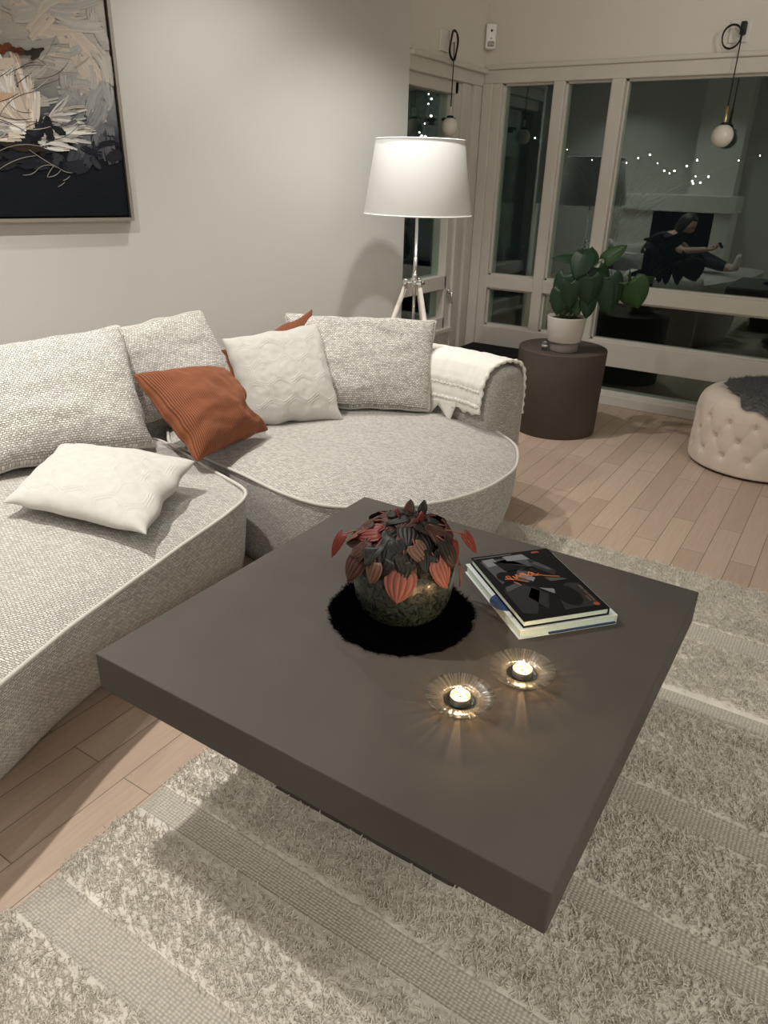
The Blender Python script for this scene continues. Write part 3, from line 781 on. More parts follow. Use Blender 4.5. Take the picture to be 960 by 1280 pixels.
cushion('throw_pillow', 'white pillow with stitched hexagons lying flat on the left sofa seat', 'white hexagon stitched pillows',
        (-2.205,1.40,.525), (-1.77,1.60,.495), (-1.545,1.19,.455), (-2.04,1.07,.465), .075, M['linen'], (-1.9,1.3,3), n=170, pinch=.05, wr=.0045, seed=7, back=.4, hexes=True)

# ------------------------------------------------------------------ blanket over the arm
def blanket():
    t = thing('folded_blanket', 'white muslin blanket with ruffled edge draped over the sofa arm', 'blanket', (-1.45, 2.97, .47))
    sec = [(-.145,.462),(-.143,.51),(-.135,.575),(-.118,.618),(-.088,.648),(-.045,.667),(0,.673),(.045,.670),(.09,.656),(.118,.625),(.132,.58),(.138,.50),(.136,.42)]
    ids = [i for i in range(len(SH)) if -1.83 < SH[i].x]
    def surf(off, ripple, sec):
        S2 = [Vector((a, z, 0)) for a, z in resample([(a, z, 0) for a, z in sec], 40)] if False else [p for p in resample([Vector((a, z, 0)) for a, z in sec], 44)]
        ii = resample([Vector((i, 0, 0)) for i in ids], 70)
        P = []; uv = []
        for q, iv in enumerate(ii):
            i = int(min(len(SH)-2, iv.x)); row = []; ur = []
            for k, sp in enumerate(S2):
                a, z = sp.x, sp.y
                f = q/69; d = off + .004*nz(f*9, k*.25, 1) + .0035*nz(f*22, k*.12, 5)
                if ripple and 4 <= k <= 9: d += .004*math.sin(k*1.7)+.003*nz(f*60, k*.9)
                sg = -1 if k < 17 else (1 if k > 27 else 0)
                a2 = a + (d*sg if sg else a/.1*d*.5); z2 = z + (d if 12 < k < 32 else 0) + (.010*nz(f*7, 2)+.006*math.sin(f*40))*(1 if k == 0 else 0) + .004*nz(f*12, 3)
                if k < 8: z2 += .012*f*0
                row.append(shell_pt(i, a2, z2).lerp(shell_pt(i+1, a2, z2), iv.x-i)); ur.append((f, k*.02))
            P.append(row); uv.append(ur)
        return P, uv
    P, uv = surf(.006, True, sec); bm = grid_mesh(P, uv)
    o = finish('drape', bm, M['muslin'], t)
    sm = o.modifiers.new('thick', 'SOLIDIFY'); sm.thickness = .009; sm.offset = 0
    # ruffle along the hem and at the front end
    bm = bmesh.new()
    for k_, off, r in ((3, .004, .007), (7, .003, .0055)):
        pts = [P[q][k_] + Vector((0,0,.004*math.sin(q*1.9))) + (P[q][k_]-P[q][20])*.03 for q in range(70)]
        add_tube(bm, resample(pts, 150), [r*(1+.35*math.sin(i*1.1)) for i in range(150)], 7)
    add_tube(bm, resample(P[69], 80), [.0085*(1+.3*math.sin(i*1.3)) for i in range(80)], 7)
    for g in range(3):                      # braided bands across the top
        pts = [P[q][15+g*2+int(1*math.sin(q*.5))] for q in range(70)]
        add_tube(bm, resample(pts, 140), [.0035*(1+.5*math.sin(i*.9+g)) for i in range(140)], 6)
    finish('ruffle', bm, M['muslin'], t)
    # pointed inner corners hanging below the hem
    bm = bmesh.new()
    def flap(q0, q1, tipq, z0, zt, a=-.150):
        A, B = P[q0][0], P[q1][0]; T = P[tipq][0].copy(); T.z = zt
        m = 8; V = []
        for i in range(m+1):
            f = i/m; l = A.lerp(T, f); r = B.lerp(T, f); V.append([bm.verts.new(l.lerp(r, j/4) + Vector((.004*math.sin(f*3+j), -.004*f, .02*(1-f)))) for j in range(5)])
        for i in range(m):
            for j in range(4): bm.faces.new((V[i][j], V[i][j+1], V[i+1][j+1], V[i+1][j]))
    flap(10, 34, 24, .48, .405); flap(26, 46, 40, .48, .395)
    bmesh.ops.remove_doubles(bm, verts=bm.verts, dist=.0005)
    o = finish('corner_flaps', bm, M['muslin'], t); s_ = o.modifiers.new('thick', 'SOLIDIFY'); s_.thickness = .004
blanket()

# ------------------------------------------------------------------ floor lamp
def floor_lamp():
    x, y = -2.080, 3.556
    t = thing('floor_lamp', 'tripod floor lamp with white drum shade and pale wooden legs behind the sofa', 'lamp', (x, y, 0))
    prof = [(.278,1.212),(.281,1.210),(.282,1.214),(.2255,1.562),(.224,1.566),(.221,1.562),(.2775,1.214),(.278,1.212)]
    sh = finish('lamp_shade', lathe(prof, (x, y), 96), M['shade'], t)
    for z, r in ((1.214,.2815), (1.562,.2258)):
        bm = bmesh.new(); add_tube(bm, [(x+r*math.cos(a), y+r*math.sin(a), z) for a in [2*PI*i/80 for i in range(80)]], .003, 6, True)
        finish('rim', bm, M['shade'], sh)
    bm = bmesh.new()
    for k in range(3):
        a = k*2*PI/3; add_tube(bm, [(x, y, 1.40), (x+.25*math.cos(a), y+.25*math.sin(a), 1.40)], .002, 5)
    finish('shade_ring', bm, M['chrome'], t)
    finish('pole', lathe([(0,.80),(.011,.80),(.011,1.0),(.0085,1.0),(.0085,1.38),(.016,1.38),(.016,1.44),(0,1.44)], (x, y), 20), M['chrome'], t)
    finish('bulb', lathe([(0,1.435),(.014,1.44),(.03,1.475),(.031,1.495),(.02,1.52),(0,1.528)], (x, y), 20), M['opal'], t)
    hub = bmesh.new(); b2 = lathe([(0,.845),(.02,.845),(.024,.86),(.024,.885),(.014,.895),(.014,.915),(0,.915)], (x, y), 20)
    me = bpy.data.meshes.new('t'); b2.to_mesh(me); b2.free(); hub.from_mesh(me)
    angs = [math.radians(a) for a in (205, 262, 330)]
    angs = [math.radians(215), math.radians(335), math.radians(95)]
    for a in angs:
        d = Vector((math.cos(a), math.sin(a), 0)); p = Vector((x, y, .868))
        add_tube(hub, [p+d*.015, p+d*.055], .008, 8); add_tube(hub, [p+d*.05+Vector((0,0,-.03)), p+d*.05+Vector((0,0,.02))], .013, 10)
        c = d.cross(Vector((0,0,1))); add_tube(hub, [p+d*.052-c*.03, p+d*.052+c*.03], .006, 8)
    finish('hub', hub, M['chrome'], t)
    for a in angs:
        d = Vector((math.cos(a), math.sin(a), 0))
        finish('leg', tube([Vector((x, y, .85))+d*.05, Vector((x, y, .45))+d*.19, Vector((x, y, 0.0))+d*.345], [.0125,.0145,.0115], 12), M['leg_wood'], t)
    finish('center_rod', tube([(x, y, .82), (x, y, .60)], .008, 10), M['chrome'], t)
floor_lamp()

# ------------------------------------------------------------------ hung up pendant lamps, plates and sensor
def pendant(px_, py_, zp, zb, drop, along, label, group, rad, brass, out):
    """cable hooked on a wall plate; along = unit vector along the wall"""
    al = Vector(along); o_ = Vector(out)
    base = Vector((px_, py_, zp))
    t = thing('pendant_lamp', label, 'lamp', base, group)
    hook = base + o_*.03
    bm = bmesh.new()
    b0 = base; q = Matrix((al, o_, Vector((0,0,1)))).transposed().to_4x4(); q.translation = b0 + o_*.012
    add_box(bm, (-.014, -.012, -.03), (.014, .03, .03), .005, 2, q)
    finish('plug', bm, M['white_plastic'] if not brass else M['cable'], t)
    bm = bmesh.new()
    L = drop['loop']; c = hook + al*L[0] + Vector((0,0,L[1])) + o_*.01
    pts = [c + al*L[2]*math.cos(a) + Vector((0,0,1))*L[3]*math.sin(a) + o_*.004*math.sin(3*a) for a in [2*PI*i/40 for i in range(40)]]
    add_tube(bm, pts, .0035, 8, True)
    add_tube(bm, [p+o_*.006+Vector((0,0,.003)) for p in pts], .0035, 8, True)
    kn = hook + al*L[4]
    for i in range(4):
        add_tube(bm, [kn + al*.010*math.cos(a+i) + Vector((0,0,.016*math.sin(a)-.004*i)) + o_*(.006*math.cos(2*a)) for a in [2*PI*j/14 for j in range(14)]], .0035, 6, True)
    bot = Vector((kn.x, kn.y, zb+rad))
    add_tube(bm, [kn, kn*.66+bot*.34+o_*.002, bot+Vector((0,0,.085 if brass else .05))], .0032, 8)
    finish('cable', bm, M['cable'], t)
    c2 = (bot.x, bot.y)
    gb = [(0, zb-rad)] + [(rad*math.sin(a), zb-rad*math.cos(a)) for a in [PI*i/24 for i in range(1, 24)]] + [(0, zb+rad)]
    finish('globe', lathe(gb, c2, 40), M['opal'], t)
    if brass: finish('socket', lathe([(0,zb+rad+.09),(.009,zb+rad+.09),(.0105,zb+rad+.012),(.0105,zb+rad+.006),(0,zb+rad+.006)], c2, 20), M['brass'], t)
    else: finish('socket', lathe([(0,zb+rad+.055),(.006,zb+rad+.055),(.0065,zb+rad+.012),(.0065,zb+rad+.006),(0,zb+rad+.006)], c2, 20), M['white_plastic'], t)
    finish('collar', lathe([(0,zb+rad+.010),(.018,zb+rad+.008),(.024,zb+rad-.004),(.020,zb+rad-.010),(0,zb+rad-.008)], c2, 24), M['cable'], t)
    return t
def plate(lo, hi, label):
    tag(finish('wall_plate', box(lo, hi, .004), M['white_plastic'], None, False, loc=((lo[0]+hi[0])/2, (lo[1]+hi[1])/2, lo[2])), label, 'wall plate', 'white plates above the windows')
plate((-.965, YW-.010, 2.09), (-.862, YW, 2.195), 'square white wall plate above the wide window, holding a pendant lamp')
pendant(-.893, YW-.010, 2.152, 1.640, {'loop': (-.048, -.040, .047, .055, 0.0)}, (1,0,0), 'round white pendant lamp with brass stem hung up in front of the wide window', 'hung up globe pendant lamps', .059, True, (0,-1,0))
plate((XS, 4.285, 2.035+.02), (XS+.010, 4.40, 2.165), 'white wall plate above the narrow side window, behind a looped black cable')
pendant(XS+.012, 4.395, 2.135, 1.672, {'loop': (-.028, -.050, .044, .075, 0.0)}, (0,1,0), 'small white globe pendant lamp hung up in front of the narrow side window', 'hung up globe pendant lamps', .051, False, (1,0,0))
def bracket():
    bm = bmesh.new(); z = 1.722
    add_box(bm, (XS-.06, 4.47, z-.012), (XS+.02, 4.50, z+.004), .003)
    add_box(bm, (XS-.03, 4.51, z-.03), (XS+.012, 4.525, z+.006), .003)
    o = finish('window_catch', bm, mat('dark_bronze', (.05,.04,.03), .4, .6), None, True, loc=(XS, 4.49, z))
    tag(o, 'dark metal catch on the narrow window frame beside the small globe', 'catch')
bracket()
def sensor():
    t = thing('motion_sensor', 'white motion sensor box high in the corner between the windows', 'sensor', (-2.385, YW-.03, 2.135))
    q = Matrix.Translation((-2.378, YW-.032, 2.20)) @ Matrix.Rotation(math.radians(38), 4, 'Z')
    finish('housing', box((-.033,-.024,-.068), (.033,.024,.068), .010, 3, q), mat('sensor_white', (.86,.84,.80), .4), t, True)
    bm = bmesh.new(); add_box(bm, (-.021,-.0285,-.056), (.021,-.02,-.026), .006, 2, q); finish('lens', bm, mat('lens_grey', (.36,.34,.32), .3), t)
    def disc(z, r, nm, m):
        bm = bmesh.new(); bmesh.ops.create_cone(bm, cap_ends=True, segments=20, radius1=r, radius2=r, depth=.004, matrix=q @ Matrix.Translation((0,-.0245,z)) @ Matrix.Rotation(PI/2, 4, 'X')); finish(nm, bm, m, t, False)
    disc(.030, .0065, 'camera_eye', M['black']); disc(-.012, .004, 'indicator', mat('ind', (.3,.28,.26), .4))
sensor()

# ------------------------------------------------------------------ drum side table with potted plant, black box
DX, DY = -1.425, 4.205
def drum():
    r0, r1, h = .245, .257, .50
    prof = [(0,0),(r0-.004,0),(r0,.004),(r1,h-.008),(r1-.002,h-.003),(r1-.007,h),(0,h)]
    o = finish('drum_side_table', lathe(prof, (DX, DY), 96), M['drum'], None, True, loc=(DX, DY, 0))
    for p in o.data.polygons:
        if abs(p.normal.z) > .9: p.use_smooth = False
    tag(o, 'round taupe concrete drum side table by the wide window', 'side table')
drum()
def heart_leaf(L, W, material, parent, base, dirv, up, droop=.35, cup=.15, lobe=.22, ripple=0., name='leaf', holes=False, nu=10, nv=12):
    """base = petiole joint, dirv = direction of the tip, up = leaf face normal"""
    base = Vector(base); d = Vector(dirv).normalized(); u_ = Vector(up); s = d.cross(u_).normalized(); u_ = s.cross(d).normalized()
    P = []; uv = []
    for i in range(nv+1):
        f = i/nv; row = []; ur = []
        w = W*.5*(math.sin(PI*min(1, f**.72))**.75)*(1.0 if f < .999 else 0) + (.30*W*(1-f)**4)
        if f > .9: w *= max(.0, (1-f)/.1)**.8
        for j in range(-nu, nu+1):
            t = j/nu; x = w*t
            y = L*f - lobe*L*abs(t)**1.3*(1-f)**3
            z = -droop*L*(f**2) + cup*W*abs(t)**1.5*.5 - .02*L*(1-abs(t))
            if ripple:
                z += -ripple*L*math.cos(t*2*PI*2.5)*math.sin(PI*min(1, f*1.05))
            row.append(base + d*y + s*x + u_*z); ur.append((t, f))
        P.append(row); uv.append(ur)
    bm = grid_mesh(P, uv); bmesh.ops.recalc_face_normals(bm, faces=bm.faces)
    o = finish(name, bm, material, parent)
    sm = o.modifiers.new('thick', 'SOLIDIFY'); sm.thickness = .0012; sm.offset = 0
    return o
def window_plant():
    cx, cy, z = -1.39, 4.105, .50
    t = thing('potted_plant', 'leafy green heart leaved plant in a pale stone pot on the drum side table', 'plant', (cx, cy, z))
    finish('pot', lathe([(0,z+.055),(.092,z+.055),(.096,z+.062),(.109,z+.192),(.108,z+.196),(.102,z+.194),(.097,z+.17),(0,z+.165)], (cx, cy), 56), M['pot_white'], t)
    finish('pot_base', lathe([(0,z),(.080,z),(.083,z+.006),(.082,z+.058),(0,z+.058)], (cx, cy), 56), M['pot_grey'], t)
    finish('soil', lathe([(0,z+.182),(.100,z+.180)], (cx, cy), 32), M['soil'], t)
    # in photo axes: R to the right, U up, T towards the viewer
    R = Vector((.947,.32,0)); T = Vector((.32,-.947,0)); U = Vector((0,0,1)); c0 = Vector((cx, cy, 0))
    def at(px_, py_, tow): return c0 + R*((px_-706)*.00455+.0) + U*(.69 + (396-py_)*.00455) + T*tow
    #            base px, py, toward | tip dir (r, u, t) | face normal (r,u,t) | L | W | light
    LV = [((717,320),.06,(-.25,-.9,.45),(-.1,.35,.9),.135,.115,0),
          ((712,326),.02,(-.95,.10,.25),(-.1,.75,.6),.150,.070,0),
          ((728,345),.09,(.05,-1,.1),(.2,.3,.9),.15,.125,0),
          ((750,345),.05,(.15,-1,.12),(.25,.15,.95),.205,.140,0),
          ((741,326),-.02,(.65,.55,.1),(-.3,.5,.8),.13,.085,1),
          ((773,350),.03,(.42,-.9,.1),(-.35,.25,.9),.150,.165,1),
          ((697,345),.07,(-.25,-1,.15),(-.3,.35,.85),.15,.10,0),
          ((694,362),.09,(-.1,-1,.2),(-.35,.25,.9),.13,.105,0),
          ((706,352),.11,(.05,-1,.1),(.1,.4,.9),.14,.10,0),
          ((729,368),.08,(.05,-1,.15),(.2,.2,.9),.115,.085,0),
          ((722,330),-.03,(.1,.5,-.5),(0,.7,.6),.12,.10,0),
          ((735,335),.03,(.4,-.8,.2),(.3,.5,.8),.13,.11,0),
          ((774,352),.02,(-.05,1,.0),(.7,.1,.6),.075,.028,1),
          ((700,372),-.04,(-.7,-.2,-.4),(0,.8,.5),.11,.09,0),
          ((716,372),.07,(0,-1,.3),(0,.3,.9),.09,.06,1),
          ((788,345),-.02,(.6,.1,-.5),(0,.8,.3),.09,.07,0)]
    st = bmesh.new()
    for i, (b, tw, d, nn, L, W, li) in enumerate(LV):
        base = at(b[0], b[1], tw)
        dv = R*d[0]+U*d[1]+T*d[2]; nv = R*nn[0]+U*nn[1]+T*nn[2]
        heart_leaf(L, W, M['leaf_light'] if li else M['leaf_green'], t, base, dv, nv, droop=.10, cup=-.28, lobe=.20, ripple=.004)
        foot = c0 + R*random.uniform(-.05,.05) + T*random.uniform(-.04,.05) + U*.68
        mid = foot.lerp(base, .6) + U*.05 + T*.005
        add_tube(st, spline([foot, mid, base], 10), .0032, 6)
    finish('stems', st, M['stem_green'], t)
    return cx, cy
window_plant()
def gauge():
    # small clear clip at the base of the pot
    R = Vector((.947,.32,0)); T = Vector((.32,-.947,0)); c = Vector((-1.39,4.105,.5)) - R*.104 + T*.035
    t = thing('glass_votive', 'tiny clear glass votive standing beside the pale stone pot on the drum table', 'votive', c)
    finish('cup', lathe([(0,.503),(.012,.5),(.017,.504),(.019,.552),(.017,.552),(.0145,.51),(0,.508)], (c.x, c.y), 24), M['dish'], t)
    finish('metal_band', lathe([(.0196,.522),(.0200,.523),(.0202,.534),(.0196,.535)], (c.x, c.y), 24), M['tin'], t)
gauge()
def blackbox():
    t = thing('subwoofer', 'low black speaker box on the floor in the window corner behind the sofa', 'speaker', (-2.08, 4.72, 0))
    finish('cabinet', box((-2.33,4.585,.012), (-1.83,4.86,.305), .012, 3), M['black'], t, False)
    for x in (-2.28,-1.88):
        for y in (4.62,4.82): finish('foot', box((x-.02,y-.02,0), (x+.02,y+.02,.013)), M['black'], t, False)
    finish('grille', box((-2.31,4.578,.035), (-1.85,4.588,.285), .004), mat('grille_cloth', (.012,.012,.013), .95), t, False)
blackbox()

# ------------------------------------------------------------------ tufted pouffe with fur throw
def pouffe():
    cx, cy, R0, H = -.295, 4.285, .338, .405
    t = thing('tufted_pouffe', 'round beige velvet button tufted pouffe by the wide window', 'pouffe', (cx, cy, 0))
    seg = 220; rows = []
    prof = [(R0-.02,.010),(R0,.016),(R0+.004,.05)] + [(R0+.006-.002*(k/10), .05+.025*k) for k in range(1, 11)] + [(R0-.004,.335),(R0-.018,.365),(R0-.045,.388),(R0-.09,.400),(R0-.15,.406),(R0-.22,.409),(.05,.41)]
    # denser side
    pv = resample([Vector((r, z, 0)) for r, z in prof], 70)
    nb = 16; buttons = []
    for k, zc in enumerate((.105, .195, .285)):
        for b in range(nb): buttons.append((2*PI*(b+.5*(k % 2))/nb, zc))
    topb = [(2*PI*(b+.25)/10, .21) for b in range(10)] + [(2*PI*b/5, .09) for b in range(5)]
    bm = bmesh.new(); V = []
    for i, q in enumerate(pv):
        r, z = q.x, q.y; row = []
        for j in range(seg):
            a = 2*PI*j/seg; d = 0
            if .03 < z < .36:
                for ba, bz in buttons:
                    da = (a-ba+PI) % (2*PI)-PI
                    if abs(da) > .25: continue
                    dd = math.hypot(da*R0, z-bz); d -= .016*math.exp(-(dd/.014)**2) + .006*math.exp(-(dd/.04)**2)
                # diamond folds joining buttons
                ph = a*nb/(2*PI); k_ = (z-.105)/.09
                f1 = abs(((ph-.5*k_)+.5) % 1-.5); f2 = abs(((ph+.5*k_)+.5) % 1-.5)
                fold = .0045*(math.exp(-(f1/.05)**2)+math.exp(-(f2/.05)**2))
                if z < .105: fold = .004*math.exp(-((((ph)+.5) % 1-.5)/.05)**2)
                if z > .285: fold = .004*math.exp(-((((ph)+.5) % 1-.5)/.05)**2)
                d -= fold
            zz = z
            if z > .385:
                for ba, br in topb:
                    dd = math.hypot(r*math.cos(a)-br*math.cos(ba), r*math.sin(a)-br*math.sin(ba)); zz -= .016*math.exp(-(dd/.016)**2)
            row.append(bm.verts.new((cx+(r+d)*math.cos(a), cy+(r+d)*math.sin(a), zz)))
        V.append(row)
    for i in range(len(V)-1):
        for j in range(seg): bm.faces.new((V[i][j], V[i][(j+1) % seg], V[i+1][(j+1) % seg], V[i+1][j]))
    bm.faces.new(V[-1])
    bmesh.ops.recalc_face_normals(bm, faces=bm.faces)
    finish('upholstery', bm, M['velvet'], t)
    finish('base_ring', lathe([(0,0),(R0-.02,0),(R0-.012,.004),(R0-.012,.014),(0,.014)], (cx, cy), 64), mat('dark_brown_base', (.03,.02,.014), .6), t)
    for a, z in buttons:
        r = R0-.016; bm = bmesh.new()
        bmesh.ops.create_uvsphere(bm, u_segments=10, v_segments=6, radius=.0065, matrix=Matrix.Translation((cx+r*math.cos(a), cy+r*math.sin(a), z)))
        finish('button', bm, M['velvet'], t)
    # fur throw
    th = bmesh.new(); n = 40; m = 14; rim = []
    ctr = Vector((cx+.11, cy-.03, 0)); VV = []
    for i in range(m+1):
        row = []
        for j in range(72):
            a = 2*PI*j/72; rr = (.33+.05*nz(math.cos(a)*2, math.sin(a)*2, 4)+.03*nz(math.cos(a)*5, math.sin(a)*5, 7))*i/m
            x, y = ctr.x+rr*math.cos(a), ctr.y+rr*math.sin(a); dd = math.hypot(x-cx, y-cy)
            if dd <= R0-.10: z = .424
            elif dd <= R0: z = .424-.06*((dd-R0+.10)/.10)**2
            else:
                over = dd-R0; k = (R0+.012)/dd*1.0; x, y = cx+(x-cx)*k, cy+(y-cy)*k; z = .364-over*1.1
            row.append(th.verts.new((x, y, z+.004*nz(x*30, y*30)))); 
        VV.append(row)
    for i in range(m):
        for j in range(72):
            th.faces.new((VV[i][j], VV[i][(j+1) % 72], VV[i+1][(j+1) % 72], VV[i+1][j]))
    bmesh.ops.remove_doubles(th, verts=th.verts, dist=.0005); bmesh.ops.recalc_face_normals(th, faces=th.faces)
    o = finish('fur_throw', th, M['throw_grey'], None, True, loc=(ctr.x, ctr.y, .41))
    tag(o, 'grey fur throw spread over the top of the beige tufted pouffe', 'throw')
    fur(o, 16000, .016, .14, .08, .0030, .0020, .0014)
def fur(o, count, length, r0, r1, brown, rnd_, nf=.01):
    o.modifiers.new('fur', 'PARTICLE_SYSTEM'); ps = o.particle_systems[-1]; st = ps.settings
    st.type = 'HAIR'; st.count = count; st.hair_length = length; st.hair_step = 3; st.use_advanced_hair = True
    st.emit_from = 'FACE'; st.use_emit_random = True; st.distribution = 'RAND'
    st.normal_factor = nf; st.brownian_factor = brown; st.factor_random = rnd_
    st.display_step = 3; st.render_step = 3; st.root_radius = r0; st.tip_radius = r1; st.radius_scale = .01; st.material = 1
pouffe()

# ------------------------------------------------------------------ table top things
PX, PY = -.730, 1.250
def fur_mat():
    bm = bmesh.new(); V = []; n = 96; m = 16
    for i in range(m+1):
        row = []
        for j in range(n):
            a = 2*PI*j/n; R = .168 + .008*nz(math.cos(a)*3, math.sin(a)*3, 1)+.006*nz(math.cos(a)*9, math.sin(a)*9, 2)
            r = R*i/m; z = TZ + (.006 if i < m else .0005)
            row.append(bm.verts.new((PX+r*math.cos(a), PY+r*math.sin(a), z)))
        V.append(row)
    for i in range(m):
        for j in range(n): bm.faces.new((V[i][j], V[i][(j+1) % n], V[i+1][(j+1) % n], V[i+1][j]))
    bmesh.ops.remove_doubles(bm, verts=bm.verts, dist=.0004); bmesh.ops.recalc_face_normals(bm, faces=bm.faces)
    o = finish('fur_mat', bm, M['mat_black'], None, True, loc=(PX, PY, TZ))
    tag(o, 'round black fur mat under the dark planter on the coffee table', 'mat')
    fur(o, 26000, .014, .10, .05, .0030, .0016, .0018)
fur_mat()
def peperomia():
    z = TZ+.007
    t = thing('potted_peperomia', 'dark red ribbed leaf plant in a mottled green black glazed bowl on the coffee table', 'plant', (PX, PY, z))
    prof = [(0,z),(.066,z),(.080,z+.004),(.098,z+.022),(.111,z+.055),(.1155,z+.09),(.1155,z+.125),(.112,z+.150),(.109,z+.153),(.105,z+.150),(.105,z+.12),(0,z+.118)]
    finish('planter', lathe(prof, (PX, PY), 80), M['marble'], t)
    finish('soil', lathe([(0,z+.135),(.106,z+.132)], (PX, PY), 32), M['soil'], t)
    R = Vector((.866,.5,0)); T = Vector((.5,-.866,0)); U = Vector((0,0,1)); c0 = Vector((PX, PY, z+.150))
    st = bmesh.new(); rnd = random.Random(11)
    def leaf(az, el, rad, L, W, m, face=0., lift=0., roll=0.):
        """az: 0 = towards the viewer, + = right; el: elevation of its place on the dome"""
        dh = R*math.sin(az)+T*math.cos(az)
        pos = c0 + dh*rad*1.04*math.cos(el) + U*(rad*math.sin(el)*.80+lift)
        nrm = (dh*math.cos(el)*1. + U*(math.sin(el)+.30) + T*face + dh.cross(U)*rnd.uniform(-.45,.45)).normalized()
        tip = (dh*(math.sin(el)) - U*math.cos(el)*1.0); side = dh.cross(U)
        tip = (tip + side*roll + dh*.05).normalized()
        tip = (tip - nrm*(tip.dot(nrm))).normalized()
        tip = (tip*1 + nrm*rnd.uniform(-.15, .30)).normalized()
        b = pos - tip*L*.42
        heart_leaf(L, W, M[m], t, b, tip, nrm, droop=.20, cup=-.25, lobe=.15, ripple=.022, nu=15, nv=14)
        foot = c0 + dh*.03*rnd.random() + U*.0
        add_tube(st, spline([foot, foot.lerp(b, .55)+U*.03, b-nrm*.003], 8), .0017, 5)
    # leaves that read individually
    leaf(-.05, .02, .130, .066, .062, 'pep_pink', roll=.12, lift=-.010)
    leaf(.72, .10, .128, .064, .050, 'pep_pink', roll=-.25, lift=.0)
    leaf(1.22, -.10, .135, .058, .036, 'pep_tan', roll=-.1, lift=-.006)
    leaf(-.58, .12, .126, .054, .050, 'pep_tan', roll=.2)
    leaf(-.98, .04, .130, .060, .046, 'pep_mid', roll=.25, lift=-.004)
    leaf(-1.50, .18, .150, .058, .024, 'pep_red', roll=.1, lift=.002, face=.9)
    leaf(1.62, .28, .150, .058, .024, 'pep_red', roll=-.3, lift=.0, face=.9)
    leaf(.36, .62, .125, .050, .046, 'pep_tan', roll=-.6)
    leaf(.14, .26, .118, .050, .042, 'pep_tan', lift=-.006)
    leaf(-.28, .66, .122, .060, .056, 'pep_dark', roll=.2)
    leaf(.10, .50, .120, .054, .050, 'pep_dark', roll=.5)
    leaf(.42, .34, .118, .052, .046, 'pep_dark', roll=.6)
    leaf(-.70, .50, .124, .052, .048, 'pep_dark', roll=-.1)
    leaf(-1.0, .42, .124, .058, .052, 'pep_mid', roll=.2)
    leaf(1.0, .45, .128, .066, .052, 'pep_dark', roll=-.1)
    leaf(-1.15, .80, .125, .062, .046, 'pep_red', roll=.9)
    leaf(-1.35, .52, .135, .048, .024, 'pep_tan', roll=.7)
    for (n_, el, rad) in ((13, .22, .112), (13, .50, .118), (12, .80, .118), (8, 1.10, .120), (5, 1.40, .120)):
        for k in range(n_):
            az = 2*PI*(k+rnd.uniform(-.25, .25))/n_
            m = rnd.choice(['pep_dark']*6+['pep_mid']*3+['pep_red'])
            if abs(math.atan2(math.sin(az), math.cos(az))) < 1.2 and m == 'pep_red': m = 'pep_dark'
            leaf(az, el+rnd.uniform(-.1, .1), rad+rnd.uniform(-.012, .010), rnd.uniform(.044, .058), rnd.uniform(.042, .052), m, roll=rnd.uniform(-.6, .6))
    for k in range(4):                                        # upright young leaves at the crown
        az = rnd.uniform(-PI, PI); dh = R*math.sin(az)+T*math.cos(az); b = c0 + dh*rnd.uniform(.01,.07) + U*rnd.uniform(.085,.10)
        heart_leaf(.028, .022, M[rnd.choice(['pep_red','pep_mid','pep_dark'])], t, b, U+dh*.5, dh-U*.2, droop=.1, cup=.4, lobe=.2, ripple=.02, nu=5, nv=8)
        add_tube(st, [c0, b], .0015, 5)
    finish('stems', st, M['pep_stem'], t)
peperomia()
def book(name, label, A, eL, eW, z0, th, cover, edge, art):
    """A: front corner (open corner), eL: unit vector of the page foot edge length w, ... """
    A = Vector((A[0], A[1], 0)); X = Vector((*eL, 0)); w = X.length; X.normalize(); Y = Vector((*eW, 0)); h = Y.length
    Y = (Y - X*Y.dot(X)).normalized()
    q = Matrix((X, Y, Vector((0,0,1)))).transposed().to_4x4(); q.translation = A + Vector((0,0,z0))
    c = A + X*w/2 + Y*h/2
    t = thing(name, label, 'book', (c.x, c.y, z0), 'books on the coffee table')
    bm = bmesh.new(); add_box(bm, (0,0,0), (w,h,.0028), .0008, 1, q); add_box(bm, (0,0,th-.0028), (w,h,th), .0008, 1, q); add_box(bm, (w-.003,0,0), (w,h,th), .0012, 1, q)
    finish('cover', bm, cover, t, False)
    pb = bmesh.new(); add_box(pb, (.004,.004,.0027), (w-.003,h-.004,th-.0027), 0, 1, q); finish('pages', pb, edge, t, False)
    art(t, q, w, h, th)
    return t
def poly(bm, q, pts, z):
    f = bm.faces.new([bm.verts.new(q @ Vector((x, y, z))) for x, y in pts]); r = bmesh.ops.extrude_face_region(bm, geom=[f])
    for v in [e for e in r['geom'] if isinstance(e, bmesh.types.BMVert)]: v.co.z += .00025
    bmesh.ops.recalc_face_normals(bm, faces=bm.faces)
def art_white(t, q, w, h, th):
    bm = bmesh.new(); poly(bm, q, [(.012+.05*math.cos(a)+.02, .115+.042*math.sin(a)) for a in [2*PI*i/30 for i in range(30)]], th)
    finish('blue_motif', bm, M['bk_blue'], t, False)
    bm = bmesh.new(); poly(bm, q, [(.012,.118),(.05,.108),(.054,.112),(.014,.124)], th+.0004); finish('pale_line', bm, M['g0'], t, False)
    bm = bmesh.new(); add_box(bm, (.075,-.0004,.0022), (w-.002,.006,.0062), 0, 1, q); finish('blue_edge', bm, M['bk_blue'], t, False)
